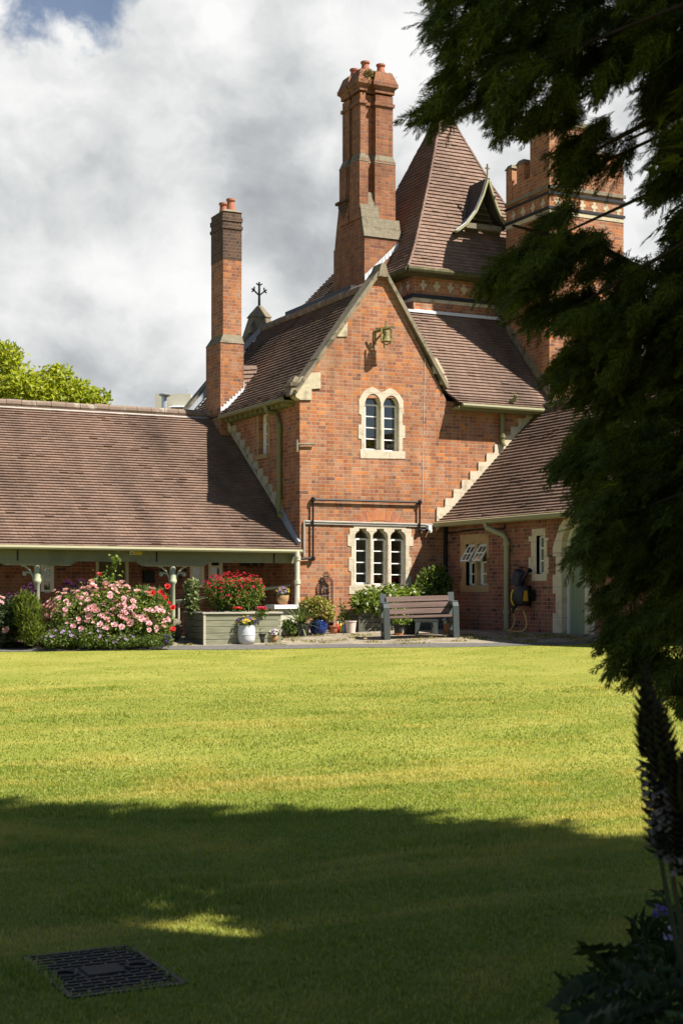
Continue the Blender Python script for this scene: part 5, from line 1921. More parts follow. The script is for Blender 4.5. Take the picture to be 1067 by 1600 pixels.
def pansies(label, top, r_, hgt, n, mats=('violet', 'yellowp'), name='pansies', leafn=260):
    t = thing(name, label, 'flowers', top)
    bl_ = [(Vector(top) + Vector((0, 0, hgt * .45)), r_, r_, hgt * .55)]
    mesh_obj('leaves', foliage(bl_, leafn, .045, .022, up=.4), G['bush'], t)
    mesh_obj('stems', stems(top, bl_, 10, .004, r_ * .5), M['stem'], t)
    for m_ in mats:
        pts, drs = surf(bl_, n, .0, -.1)
        heads(t, 'flower', SMALL, G[m_], pts, drs, .8, 1.35)


pansies('violet and yellow pansies in the white barrel pot', b + Vector((0, 0, h_ * .9)), r_ * 1.05, .2, 22)
b, r_, h_ = potat(400, 416, 989.5, 1004)
plantpot('plant_pot', 'small charcoal pot between the white barrel and the basket', b, potprof(r_ * .85, r_, h_), M['charcoal'], soilz=h_ * .85, soilr=r_ * .95)
t = thing('seedling', 'dark red seedling in the small charcoal pot beside the barrel', 'plant', b + Vector((0, 0, h_ * .85)))
bl_ = [(b + Vector((-.03, 0, h_ + .05)), .07, .06, .06)]
mesh_obj('leaves', foliage(bl_, 60, .06, .025, up=.6), leafmat('dark_red_leaves', [(.06, .02, .025), (.10, .03, .03), (.05, .05, .03)]), t)
mesh_obj('stems', stems(b + Vector((0, 0, h_ * .85)), bl_, 5, .004, .03), M['stem'], t)
b, r_, h_ = potat(420, 435, 993, 1003.5)
plantpot('wicker_basket', 'small round wicker basket of pansies at the right of the big planter', b, [(r_ * .6, 0), (r_ * .9, h_ * .4), (r_, h_), (r_ * .9, h_), (r_ * .85, h_ * .7)], M['wicker'], cat_='basket', soilz=h_ * .8, soilr=r_ * .9)
pansies('lilac and cream pansies in the small wicker basket on the ground', b + Vector((0, 0, h_ * .85)), r_ * 1.25, .14, 12, ('lilac', 'whitep'), leafn=160)
# basket on the pier
pb = Vector(((pr0[0] + pr1[0]) / 2 - .04, -.38, PIERTOP))
rB = .125
t = plantpot('flower_basket', 'wicker basket of pansies standing on the white pier cap', pb, [(rB * .75, .03), (rB * .95, .10), (rB * 1.02, .19), (rB * .92, .19), (rB * .9, .12)], M['wicker'], cat_='basket', soilz=.16, soilr=rB * .9)
mesh_obj('saucer', MB().lathe([(rB * .6, 0), (rB * .78, .03), (rB * .7, .03)], pb, 18), M['pot'], t)
pansies('lilac and yellow pansies in the basket on the pier', pb + Vector((0, 0, .17)), rB * 1.05, .17, 12, ('lilac', 'yellowp'), leafn=160)

# group by the front wall
b, r_, h_ = potat(460.5, 482, 974, 993.5)
t = thing('square_pot', 'dark grey tapered square pot holding a spiky plant', 'plant pot', b, -.1, world=False)
q_ = math.sqrt(2)
mesh_obj('pot', MB().lathe([(r_ * .72 * q_, 0), (r_ * .98 * q_, h_ * .94), (r_ * 1.02 * q_, h_ * .95), (r_ * 1.02 * q_, h_), (r_ * .9 * q_, h_), (r_ * .86 * q_, h_ * .85)], (0, 0, 0), 4, rot=PI / 4), M['charcoal'], t)
mesh_obj('soil', MB().lathe([(r_ * .8 * q_, h_ * .84), (r_ * .8 * q_, h_ * .88)], (0, 0, 0), 4, rot=PI / 4), M['soil'], t)
top = b + Vector((0, 0, h_ * .9))
t = thing('spiky_plant', 'green sword-leaved plant fanning out of the dark square pot', 'plant', top)
n_ = 95
D = nrmz(NR.normal(size=(n_, 3)) * np.array([1, 1, .45]) + np.array([0, 0, .62]))
V_, T_ = [], []
for i in range(n_):
    L_, W_ = rnd.uniform(.42, .66), .036
    d = Vector(D[i])
    s = d.cross(Vector((0, 0, 1))).normalized()
    pts_ = [top + d * (L_ * k / 4) - Vector((0, 0, .16 * L_ * (k / 4) ** 3)) for k in range(5)]
    o_ = len(V_)
    for k, p in enumerate(pts_):
        w_ = W_ * (1 - (k / 4) ** 2) / 2 + .001
        V_ += [list(p - s * w_), list(p + s * w_)]
    for k in range(4):
        a_ = o_ + 2 * k
        T_ += [(a_, a_ + 1, a_ + 3), (a_, a_ + 3, a_ + 2)]
mesh_obj('leaves', (np.array(V_), np.array(T_)), G['spike'], t)

b, r_, h_ = potat(483, 512, 969, 991)
plantpot('glazed_pot', 'round cobalt blue glazed pot under a yellow-green shrub', b, [(r_ * .62, 0), (r_ * .8, h_ * .1), (r_ * .98, h_ * .45), (r_, h_ * .65), (r_ * .9, h_ * .9), (r_ * .96, h_), (r_ * .85, h_), (r_ * .8, h_ * .85)], M['blue'], 28, soilz=h_ * .88, soilr=r_ * .82)
top = b + Vector((0, 0, h_ * .88))
Zv = camxz(b.x, b.y)[1]
vb_ = [pxblob(498, 952, 24, 17, Zv, .26), pxblob(482, 948, 14, 13, Zv, .2), pxblob(510, 960, 12, 11, Zv, .18), pxblob(496, 942, 12, 9, Zv, .18)]
shrub('variegated_shrub', 'rounded yellow and pink tinged shrub in the blue pot', 'shrub', top, vb_, 1700, .065, .040, G['varieg'], 9, spread=.08)
b, r_, h_ = potat(512, 521, 972, 984)
plantpot('plant_pot', 'small black pot on terracotta pots behind the blue pot', b, potprof(r_ * .8, r_, h_), M['black'], 16)
b, r_, h_ = potat(514, 528, 978, 990)
plantpot('plant_pot', 'empty terracotta pot on its stand between the blue pot and the bottles', b, potprof(r_ * .7, r_ * .95, h_), M['pot'], 18, soilz=h_ * .8, soilr=r_ * .85)
lb_ = [pxblob(450, 977, 9, 9, 28.6, .2), pxblob(457, 984, 7, 6, 28.4, .15)]
shrub('low_bush', 'low dark green bush left of the spiky plant', 'bush', on_g(452, 990), lb_, 420, .05, .03, G['bush'], 6)
b, r_, h_ = potat(450, 461, 982, 992)
plantpot('plant_pot', 'low terracotta pot hidden by the dark bush at the pier', b, potprof(r_ * .75, r_, h_), M['pot'], 18, soilz=h_ * .8, soilr=r_ * .85)
b, r_, h_ = potat(538.5, 557, 970, 989)
t = thing('bucket', 'pale pink bucket against the front wall', 'bucket', b)
mesh_obj('body', MB().lathe([(r_ * .76, 0), (r_ * .95, h_ * .9), (r_ * 1.03, h_ * .91), (r_ * 1.03, h_), (r_ * .93, h_), (r_ * .74, .03)], b, 24), M['pinkpot'], t, flat=True)
for x, mt, lab, hh in ((527.5, 'red', 'red plastic bottle by the bucket, leftmost of the three', 18), (532.5, 'yellow', 'yellow plastic bottle with a green cap between the red and blue ones', 19), (537, 'skyblue', 'light blue plastic bottle nearest the bucket', 17)):
    b, r_, h_ = potat(x - 2.4, x + 2.4, 989 - hh, 989)
    t = thing('bottle', lab, 'bottle', b)
    mesh_obj('body', MB().lathe([(r_, 0), (r_, h_ * .6), (r_ * .4, h_ * .8)], b, 12), M[mt], t, flat=False)
    mesh_obj('cap', MB().lathe([(r_ * .45, h_ * .8), (r_ * .45, h_)], b, 10), M['white'] if mt != 'yellow' else simple('green_plastic', (.05, .30, .10), .4, .05, 9), t)
# trellis leaning on the wall
def tw2(x, y, v=-.07):
    a, c = on_v(x, y, v)
    return Vector((a, v, c))
tb = tw2(509.5, 985)
t = thing('trellis', 'black arched metal trellis with scrollwork against the front wall', 'trellis', tb)
fr3 = MB()
xl, xr2 = 500, 519.5
arc = [tw2(xl, 985), tw2(xl, 912)] + [tw2(509.75 - 9.75 * math.cos(PI * k / 10), 912 - 11 * math.sin(PI * k / 10)) for k in range(1, 10)] + [tw2(xr2, 912), tw2(xr2, 985)]
fr3.tube(arc, .012, 6)
arc2 = [tw2(502, 985), tw2(502, 913)] + [tw2(509.75 - 7.75 * math.cos(PI * k / 8), 913 - 9 * math.sin(PI * k / 8)) for k in range(1, 8)] + [tw2(517.5, 913), tw2(517.5, 985)]
fr3.tube(arc2, .009, 6)
mesh_obj('frame', fr3, M['black'], t)
br3 = MB()
for x in (506, 509.7, 513.5):
    br3.tube([tw2(x, 985), tw2(x, 919)], .006, 5)
for y in (919, 931, 950, 970):
    br3.tube([tw2(xl, y), tw2(xr2, y)], .008, 5)
mesh_obj('bars', br3, M['black'], t)
sc3 = MB()
def scroll(cx, cy, r0, s=1, turns=1.4, v=-.07):
    pts_ = []
    for k in range(15):
        a = k / 14 * turns * 2 * PI
        rr_ = r0 * (1 - k / 16)
        pts_.append(tw2(cx + s * rr_ * math.cos(a), cy + rr_ * math.sin(a), v))
    return pts_
for cx, cy, r0, s in ((506, 914, 3, 1), (513.5, 914, 3, -1), (509.7, 908, 3, 1), (506.5, 926, 2.6, 1), (513, 926, 2.6, -1), (506.5, 938, 2.8, 1), (513, 938, 2.8, -1), (506.5, 898, 2.8, -1), (512.8, 898, 2.8, 1), (508, 894.5, 1.8, 1), (511.3, 894.5, 1.8, -1)):
    sc3.tube(scroll(cx, cy, r0, s), .006, 5)
mesh_obj('scrollwork', sc3, M['black'], t)
# small climber on a cane
cb0 = on_g(534, 988)
t = thing('climbing_plant', 'thin climber on a cane between the trellis and the dark planter', 'plant', cb0)
mesh_obj('cane', MB().tube([cb0, at(531, 934, camxz(cb0.x, cb0.y)[1] + .2)], .007, 5).tube([cb0, at(536, 950, camxz(cb0.x, cb0.y)[1])], .006, 5), M['bark'], t)
Zc2 = camxz(cb0.x, cb0.y)[1]
mesh_obj('leaves', foliage([pxblob(536, 953, 4, 12, Zc2, .07), pxblob(540, 966, 6, 6, Zc2, .08), pxblob(534, 968, 5, 6, Zc2, .08)], 120, .065, .04), G['bush'], t)

# dark planter behind the bench
dA = on_g(561, 990)
dA = Vector((on_v(561, 990, -1.0)[0], -1.0, float(gz(on_v(561, 990, -1.0)[0], -1.0)) - .02))
dW = on_v(700, 990, -1.0)[0] - dA.x
dH = on_v(561, 953, -1.0)[1] - dA.z
planter('planter_box', 'dark stained planter box behind the bench', dA, 0, dW, .7, dH - .03, M['planter_dark'], 4, 'planter_dark')
Zd = camxz(dA.x + .8, -.65)[1]
ab_ = [pxblob(575, 938, 24, 20, Zd - .4, .35), pxblob(608, 935, 28, 22, Zd - .2, .38), pxblob(640, 936, 22, 18, Zd, .35), pxblob(565, 945, 16, 16, Zd - .5, .3), pxblob(595, 950, 40, 10, Zd - .4, .3)]
b_ = Vector((dA.x + .6, -.65, dA.z + dH - .06))
t = shrub('leafy_bush', 'bright leafy bush spilling over the left end of the dark planter', 'bush', b_, ab_, 2600, .105, .05, G['lime'], 18, spread=.4, droop=.5)
pts, drs = surf(ab_, 26, .1)
heads(t, 'flower', SMALL, G['whitep'], pts, drs, .8, 1.2)
tb_ = [pxblob(676, 905, 22, 18, Zd + .3, .35), pxblob(690, 912, 18, 14, Zd + .4, .3), pxblob(665, 918, 20, 14, Zd + .2, .3), pxblob(683, 893, 12, 9, Zd + .3, .22), pxblob(675, 928, 30, 10, Zd + .2, .3)]
b_ = Vector((dA.x + 1.75, -.6, dA.z + dH - .06))
shrub('tall_bush', 'taller green bush at the right end of the dark planter, in the wing corner', 'bush', b_, tb_, 2100, .095, .042, G['bush'], 16, spread=.25, up=.5)

# ------------------------------------------------------------------ bench
f0, f1 = on_g(605.5, 1000), on_g(713.5, 996.5)
ang_b = math.atan2(f1.y - f0.y, f1.x - f0.x)
BW = (f1 - f0).length
bb_ = (f0 + f1) / 2
tilt_b = math.atan2(f1.z - f0.z, BW)
bench = thing('garden_bench', 'brown slatted bench with grey recycled plastic ends, facing the lawn', 'bench', bb_, ang_b, world=False)
bench.rotation_euler = (0, -tilt_b, ang_b)
def side_frame(x):
    mb = MB()
    w_ = .055
    def strip(pts_, th):
        for p, q in zip(pts_, pts_[1:]):
            mb.bar((x, p[0], p[1]), (x, q[0], q[1]), (1, 0, 0), w_ * 2, th)
    strip([(.045, -.01), (.045, .60)], .09)                       # front leg
    strip([(.475, .0), (.44, .40), (.53, .86)], .085)             # back leg and back post
    strip([(.03, .58), (.09, .655), (.17, .668), (.47, .655)], .075)   # arm
    strip([(.09, .37), (.44, .35)], .085)                         # seat rail
    strip([(.09, .10), (.46, .10)], .10)                          # foot rail
    return mb
for x in (-BW / 2, BW / 2):
    mesh_obj('end_frame', side_frame(x), M['frame'], bench)
bl2 = BW / 2 - .057
for k in range(3):
    z = .52 + k * .118
    y = .455 + (z - .42) * .19
    mb = MB().bar((-bl2, y - .055, z), (bl2, y - .055, z), (0, .19, 1), .098, .04)
    mesh_obj('back_slat', mb, M['plank'], bench)
for k in range(3):
    y = .075 + k * .135
    mb = MB().bar((-bl2 - .0, y - .0, .425 - .008 * k), (bl2, y, .425 - .008 * k), (0, 1, -.05), .125, .045)
    mesh_obj('seat_slat', mb, M['plank'], bench)
# stool and pots under it
b, r_, h_ = potat(645, 684, 968.5, 991)
t = thing('step_stool', 'small dark grey plastic stool under the bench', 'stool', b, ang_b, world=False)
sw2 = r_
mesh_obj('top', MB().frus((-sw2 * .95, sw2 * .95, -.13, .13), h_ - .045, (-sw2, sw2, -.14, .14), h_), M['frame'], t)
for s in (-1, 1):
    for q in (-1, 1):
        mb = MB().hexa([(s * sw2 * .93, q * .12, 0), (s * sw2 * .66, q * .12, 0), (s * sw2 * .66, q * .06, 0), (s * sw2 * .93, q * .06, 0),
                        (s * sw2 * .9, q * .13, h_ - .046), (s * sw2 * .5, q * .13, h_ - .046), (s * sw2 * .5, q * .05, h_ - .046), (s * sw2 * .9, q * .05, h_ - .046)])
        mesh_obj('leg', mb, M['frame'], t)
b, r_, h_ = potat(614.5, 630, 975, 992)
t = plantpot('plant_pot', 'black pot on a terracotta saucer under the left of the bench', b, potprof(r_ * .75, r_, h_), M['charcoal'], soilz=h_ * .85, soilr=r_ * .9)
mesh_obj('saucer', MB().lathe([(r_ * .9, -.01), (r_ * 1.05, .03), (r_ * .95, .03)], b, 18), M['terra'], t)
shrub('seedlings', 'bright green seedlings in the black pot under the bench', 'plant', b + Vector((0, 0, h_ * .85)), [(b + Vector((0, 0, h_ + .03)), r_ * 1.3, r_ * 1.1, .06)], 130, .06, .04, G['lime'], 6)
b, r_, h_ = potat(631, 645, 977, 991)
t = thing('trough', 'black plastic trough left of the stool under the bench', 'trough', b, ang_b, world=False)
mesh_obj('body', MB().frus((-r_ * .9, r_ * 1.3, -.1, .1), 0, (-r_, r_ * 1.4, -.12, .12), h_).box(-r_ * 1.05, r_ * 1.45, -.13, .13, h_, h_ + .015), M['black'], t)
shrub('seedlings', 'bright green seedlings in the black trough beside the stool', 'plant', b + Vector((0, 0, h_ + .01)), [(b + Vector((0, 0, h_ + .06)), r_ * 1.0, r_, .06)], 110, .06, .04, G['lime'], 6)
b, r_, h_ = potat(692.5, 702.5, 974, 989.5)
plantpot('plant_pot', 'orange terracotta pot of pansies under the right of the bench', b, potprof(r_ * .72, r_, h_), M['terra'], soilz=h_ * .85, soilr=r_ * .9)
pansies('dark pansies in the orange terracotta pot under the bench', b + Vector((0, 0, h_ * .9)), r_ * 1.1, .12, 8, ('violet', 'whitep'), leafn=80)

# ------------------------------------------------------------------ watering can and hose reel on the right wing
def wu(x, y, u):
    a, c = on_u(x, y, u)
    return Vector((u, a, c))
c0 = wu(809.5, 902, RU - .17)
t = thing('watering_can', 'navy watering can hanging on the brick wall above the hose reel', 'watering can', c0)
ax = Vector((0, -.28, .96)).normalized()
sd_ = Vector((1, 0, 0))
def canpt(r, a, h):
    o_ = ax.cross(sd_)
    return c0 + ax * h + sd_ * r * math.cos(a) + o_ * r * math.sin(a)
def canlathe(mb, prof_, n=18):
    vs = [canpt(r, 2 * PI * k / n, h) for r, h in prof_ for k in range(n)]
    fs = [(i * n + k, i * n + (k + 1) % n, (i + 1) * n + (k + 1) % n, (i + 1) * n + k) for i in range(len(prof_) - 1) for k in range(n)]
    fs += [tuple(range(n - 1, -1, -1)), tuple(range((len(prof_) - 1) * n, len(prof_) * n))]
    mb.add(vs, fs)
mb = MB()
canlathe(mb, [(.13, -.15), (.135, -.13), (.125, .08), (.11, .13), (.07, .15)])
mesh_obj('body', mb, M['navy'], t)
sp0, sp1 = wu(815, 906, RU - .17), wu(825.5, 893.5, RU - .17)
mesh_obj('spout', MB().tube([sp0, sp0.lerp(sp1, .6), sp1], [.035, .022, .018], 10), M['navy'], t)
dd_ = (sp1 - sp0).normalized()
mesh_obj('rose', MB().tube([sp1 - dd_ * .02, sp1 + dd_ * .045, sp1 + dd_ * .06], [.02, .05, .05], 14), M['black'], t)
hd = [canpt(.12, -PI / 2, -.08), canpt(.2, -PI / 2, .02), canpt(.17, -PI / 2, .14), canpt(.05, -PI / 2, .2), canpt(.06, PI / 2, .15)]
mesh_obj('handle', MB().tube(hd, .014, 8), M['navy'], t)
mesh_obj('hook', MB().tube([(RU - .002, c0.y, c0.z + .2), (RU - .17, c0.y, c0.z + .2), (RU - .18, c0.y, c0.z + .24)], .01, 6), M['black'], t)

h0 = wu(813, 931, RU - .2)
t = thing('hose_reel', 'black wall hose reel with an orange panel and tan hose by the downpipe', 'hose reel', h0)
mb = MB()
vs = []
prof_ = [(-.14, .10), (-.10, .19), (.0, .21), (.10, .19), (.14, .10)]
n = 18
for dy, r in prof_:
    for k in range(n):
        a = 2 * PI * k / n
        ex_ = 1.0 if abs(math.cos(a)) < .7 else .92
        vs.append(h0 + Vector((r * .85 * math.cos(a) * ex_, dy * 1.25, r * math.sin(a))))
fs = [(i * n + k, i * n + (k + 1) % n, (i + 1) * n + (k + 1) % n, (i + 1) * n + k) for i in range(4) for k in range(n)] + [tuple(range(n - 1, -1, -1)), tuple(range(4 * n, 5 * n))]
mb.add(vs, fs)
mesh_obj('case', mb, M['charcoal'], t, flat=False)
mb = MB().frus((h0.x - .06, h0.x + .04, h0.y - .2, h0.y - .172), h0.z - .1, (h0.x - .03, h0.x + .02, h0.y - .2, h0.y - .172), h0.z + .1)
mesh_obj('panel', mb, simple('orange_panel', (.62, .30, .03), .5, .1, 9), t)
mb = MB().box(RU - .04, RU - .002, h0.y - .08, h0.y + .08, h0.z - .2, h0.z + .2).box(RU - .1, RU - .041, h0.y - .26, h0.y - .2, h0.z - .1, h0.z + .12)
mesh_obj('bracket', mb, M['black'], t)
mb = MB().tube([h0 + Vector((-.165, .0, .12)), h0 + Vector((-.195, .02, .06)), h0 + Vector((-.19, .04, -.08)), h0 + Vector((-.15, .03, -.18))], .013, 8)
mesh_obj('hose', mb, M['yellow'], t)
mb = MB().tube([h0 + Vector((-.15, .08, -.19)), h0 + Vector((-.15, .0, -.24)), h0 + Vector((-.14, -.06, -.2))], .03, 8).tube([h0 + Vector((-.15, .04, -.2)), h0 + Vector((-.15, .04, -.34))], .022, 8)
mesh_obj('tap', mb, M['black'], t)
g0 = wu(796, 986, RU - .12)
g0.z = float(gz(g0.x, g0.y)) + .02
hp_ = [h0 + Vector((-.15, .10, -.26)), wu(804, 968, RU - .2), wu(799, 982, RU - .2), Vector((g0.x - .05, g0.y + .0, g0.z)), wu(812, 986.6, RU - .25), wu(820, 982, RU - .2), wu(822, 972, RU - .18), wu(817, 955, RU - .17), h0 + Vector((-.15, -.08, -.25))]
def spline(P, k=6):
    out = []
    for i in range(len(P) - 1):
        p0_, p1_, p2_, p3_ = P[max(0, i - 1)], P[i], P[i + 1], P[min(len(P) - 1, i + 2)]
        for j in range(k):
            s = j / k
            out.append(.5 * ((2 * p1_) + (p2_ - p0_) * s + (2 * p0_ - 5 * p1_ + 4 * p2_ - p3_) * s * s + (3 * p1_ - p0_ - 3 * p2_ + p3_) * s ** 3))
    return out + [P[-1]]
mesh_obj('hose', MB().tube(spline(hp_), .013, 8), M['hose'], t)

# ------------------------------------------------------------------ pot plants on the inner sills
def sillplant(x0, x1, y0, y1, label, mt, leafm='bush'):
    a, c = on_v((x0 + x1) / 2, y1, .25)
    bs = Vector((a, .25, c - .06))
    s = 75
    bl_ = [(Vector((a, .25, on_v(x0, (y0 + y1) / 2, .25)[1])), (x1 - x0) / 2 / s, .05, (y1 - y0) / 2 / s)]
    t = thing('pot_plant', label, 'pot plant', bs)
    mesh_obj('leaves', foliage(bl_, 90, .06, .035), G[leafm], t)
    mesh_obj('pot', MB().lathe([(.05, -.1), (.07, .02)], bs, 12), M['pot'], t)
    pts, drs = surf(bl_, 12, .0, -.5)
    heads(t, 'flower', [bloom(.05)], G[mt], pts, drs, .7, 1.1)
sillplant(584, 600, 899, 911, 'red geranium behind the middle light of the ground floor window', 'red')
sillplant(612, 627, 903, 912, 'orange-red geranium behind the right light of the ground floor window', 'scarlet')
sillplant(572, 590, 690, 702, 'yellow-green pot plant behind the left light of the gable window', 'yellowp', 'lime')
sillplant(600, 612, 690, 704, 'white orchid behind the right light of the gable window', 'whitep', 'spike')

# ------------------------------------------------------------------ cast iron cover in the lawn
cn = [on_g(40, 1497), on_g(110, 1565), on_g(291, 1536), on_g(200, 1480)]
ctr = sum(cn, Vector()) / 4
e1 = ((cn[1] - cn[0]) + (cn[2] - cn[3])) / 2
e2 = ((cn[3] - cn[0]) + (cn[2] - cn[1])) / 2
e1.z = e2.z = 0
L1, L2 = e1.length, e2.length
e1.normalize()
e2 = Vector((-e1.y, e1.x, 0)) * (1 if e2.dot(Vector((-e1.y, e1.x, 0))) > 0 else -1)
COVER = (ctr, e1, e2, L1, L2)
gz0 = float(gz(ctr.x, ctr.y)) + .001
t = thing('drain_cover', 'black cast iron drain cover set in the shaded lawn', 'drain cover', (ctr.x, ctr.y, gz0))
def cpt(a, b, c):
    p = ctr + e1 * a * L1 + e2 * b * L2
    return (p.x, p.y, gz0 + c)
mesh_obj('plate', MB().hexa([cpt(-.5, -.5, -.05), cpt(.5, -.5, -.05), cpt(.5, .5, -.05), cpt(-.5, .5, -.05), cpt(-.5, -.5, 0), cpt(.5, -.5, 0), cpt(.5, .5, 0), cpt(-.5, .5, 0)]), M['drain'], t)
rbm = MB()
def rib(a0, b0, a1, b1, w_=.010, h_=.006):
    rbm.bar(cpt(a0, b0, h_ / 2), cpt(a1, b1, h_ / 2), (e2 if abs(a1 - a0) > abs(b1 - b0) else e1), w_, h_)
NA, NB_ = 15, 10
def clear(a, b):
    return (abs(a) < .13 and abs(b) < .2) or math.hypot(a * L1, (b - .33) * L2) < .06 or math.hypot(a * L1, (b + .33) * L2) < .06
for i in range(1, NA):
    a = -.5 + i / NA
    for j in range(NB_):
        b0_, b1_ = -.5 + j / NB_, -.5 + (j + 1) / NB_
        if not clear(a, (b0_ + b1_) / 2):
            rib(a, b0_ + .01, a, b1_ - .01)
for j in range(1, NB_):
    b = -.5 + j / NB_
    for i in range(NA):
        a0_, a1_ = -.5 + i / NA, -.5 + (i + 1) / NA
        if not clear((a0_ + a1_) / 2, b) and (i + j) % 2:
            rib(a0_ + .01, b, a1_ - .01, b, .008, .004)
for a0_, b0_, a1_, b1_ in ((-.49, -.49, .49, -.49), (-.49, .49, .49, .49), (-.49, -.48, -.49, .48), (.49, -.48, .49, .48)):
    rib(a0_, b0_, a1_, b1_, .022, .007)
mesh_obj('tread_ribs', rbm, simple('worn_iron', (.034, .031, .027), .6, .45, 24, .3, dirt=(.05, .036, .022)), t)
for b in (.33, -.33):
    rg_ = MB()
    p = cpt(0, b, 0)
    rg_.lathe([(.035, .001), (.035, .008), (.05, .010), (.055, .001)], p, 20, cap=False)
    mesh_obj('lifting_ring', rg_, M['drain'], t)
mesh_obj('centre_panel', MB().hexa([cpt(-.11, -.17, 0.0005), cpt(.11, -.17, .0005), cpt(.11, .17, .0005), cpt(-.11, .17, .0005), cpt(-.10, -.16, .008), cpt(.10, -.16, .008), cpt(.10, .16, .008), cpt(-.10, .16, .008)]), M['drain'], t)

# ------------------------------------------------------------------ grass
def grass(name, Z0, Z1, dens, ht, wd, mat, kx=1.12, edge=None):
    area_n = int(dens * (Z1 * Z1 - Z0 * Z0) * .232 * kx)
    Z = np.sqrt(NR.uniform(Z0 * Z0, Z1 * Z1, area_n))
    X = NR.uniform(-.232 * kx, .232 * kx, area_n) * Z
    lo_f = np.clip((Z - Z0) / (.22 * Z0), 0, 1) if Z0 > 5 else np.ones(area_n)      # zones fade into each other
    hi_f = np.clip((Z1 - Z) / (.22 * Z1), 0, 1) if edge is None else np.ones(area_n)
    k = NR.random(area_n) < np.minimum(lo_f, hi_f) ** .8
    X, Z, area_n = X[k], Z[k], int(k.sum())
    if edge is not None:
        k = Z < np.interp(X, EX, EZ) + NR.normal(size=area_n) * .045 + .01
        X, Z = X[k], Z[k]
    x, y = cam2np(X, Z)
    rel = np.stack([x - ctr.x, y - ctr.y], -1)
    a = rel @ np.array([e1.x, e1.y]) / L1
    b = rel @ np.array([e2.x, e2.y]) / L2
    m = .475 + NR.uniform(-.06, .012, len(x)) + .03 * np.sin(9 * a + 4 * b)
    k = ~((np.abs(a) < m) & (np.abs(b) < m))
    x, y = x[k], y[k]
    n = len(x)
    z = gz(x, y) - .004
    long_ = 1 + .5 * (np.sin(x * 2.1 + 1.3 * np.sin(y * 1.7)) * np.sin(y * 2.6 + x) > .35)
    h = ht * NR.uniform(.5, 1.3, n) * long_
    az = NR.uniform(0, 2 * PI, n)
    lean = NR.uniform(.15, 1.0, n)
    T = np.stack([np.cos(az) * lean, np.sin(az) * lean, np.ones(n)], -1)
    T = T / np.linalg.norm(T, axis=1, keepdims=True) * h[:, None]
    sa = az + PI / 2 + NR.uniform(-.5, .5, n)
    S = np.stack([np.cos(sa), np.sin(sa), np.zeros(n)], -1) * (wd * NR.uniform(.6, 1.3, n))[:, None] / 2
    P = np.stack([x, y, z], -1)
    Mi = P + T * np.array([.45, .45, .62])
    V = np.stack([P - S, P + S, Mi + S * .8, Mi - S * .8, P + T * np.array([1.15, 1.15, .9])], 1).reshape(-1, 3)
    i = np.arange(n)[:, None] * 5
    Tt = np.concatenate([i + np.array([[0, 1, 2]]), i + np.array([[0, 2, 3]]), i + np.array([[3, 2, 4]])], 0)
    return tag(mesh_obj(name, (V, Tt), mat), kind='stuff')


G['grass'] = leafmat('grass_blades', [(.155, .23, .024), (.195, .265, .032), (.245, .30, .044), (.295, .33, .062), (.39, .385, .115)], .42, .5, .25,
                     patch=[(1.3, (1, 1, 1), .50, .72, (.47, .39, .09)), (1.0, (.25, 1.6, 1), .52, .66, (.48, .41, .11))])
grass('short_grass', 4.3, 11.5, 9500, .027, .0050, G['grass'])
grass('short_grass', 8.6, 19.5, 2600, .021, .0075, G['grass'])
grass('short_grass', 14.0, 27.0, 620, .013, .010, G['grass'], edge=True)
# ------------------------------------------------------------------ tree behind the left wing
def broadleaf(name, label, base, blobs, n, L, W, mat, h0):
    t = thing(name, label, 'tree', base)
    mb = MB()
    top = sum((b[0] for b in blobs), Vector()) / len(blobs)
    mb.tube([base, base.lerp(top, .5) + EXV * .1, top], [.22, .16, .06], 10)
    for b in blobs:
        s = base.lerp(top, .45)
        mb.tube([s, s.lerp(b[0], .6) + Vector((0, 0, .2)), b[0] + Vector((0, 0, b[3] * .5))], [.08, .05, .015], 6)
    mesh_obj('trunk', mb, M['bark'], t)
    mesh_obj('crown', foliage(blobs, n, L, W, up=.3, inner=.2), mat, t)
    return t


G['sunny'] = leafmat('sunlit_tree_leaves', [(.22, .27, .018), (.32, .37, .026), (.42, .44, .036), (.48, .48, .05), (.14, .19, .016)], .45)
ZT = 43.0
tb3 = [pxblob(-10, 580, 55, 48, ZT, 1.0), pxblob(40, 612, 55, 34, ZT - .5, 1.0), pxblob(85, 606, 45, 34, ZT, .9), pxblob(120, 620, 34, 26, ZT, .8), pxblob(152, 628, 22, 20, ZT + .3, .6),
       pxblob(8, 560, 26, 26, ZT, .6), pxblob(60, 640, 100, 40, ZT, 1.2), pxblob(95, 585, 18, 16, ZT, .4), pxblob(-60, 590, 60, 60, ZT, 1.2)]
bs = at(30, 900, ZT)
bs.z = float(-.3)
broadleaf('broadleaf_tree', 'bright yellow-green tree rising behind the left roof', bs, tb3, 10000, .16, .085, G['sunny'], 2)

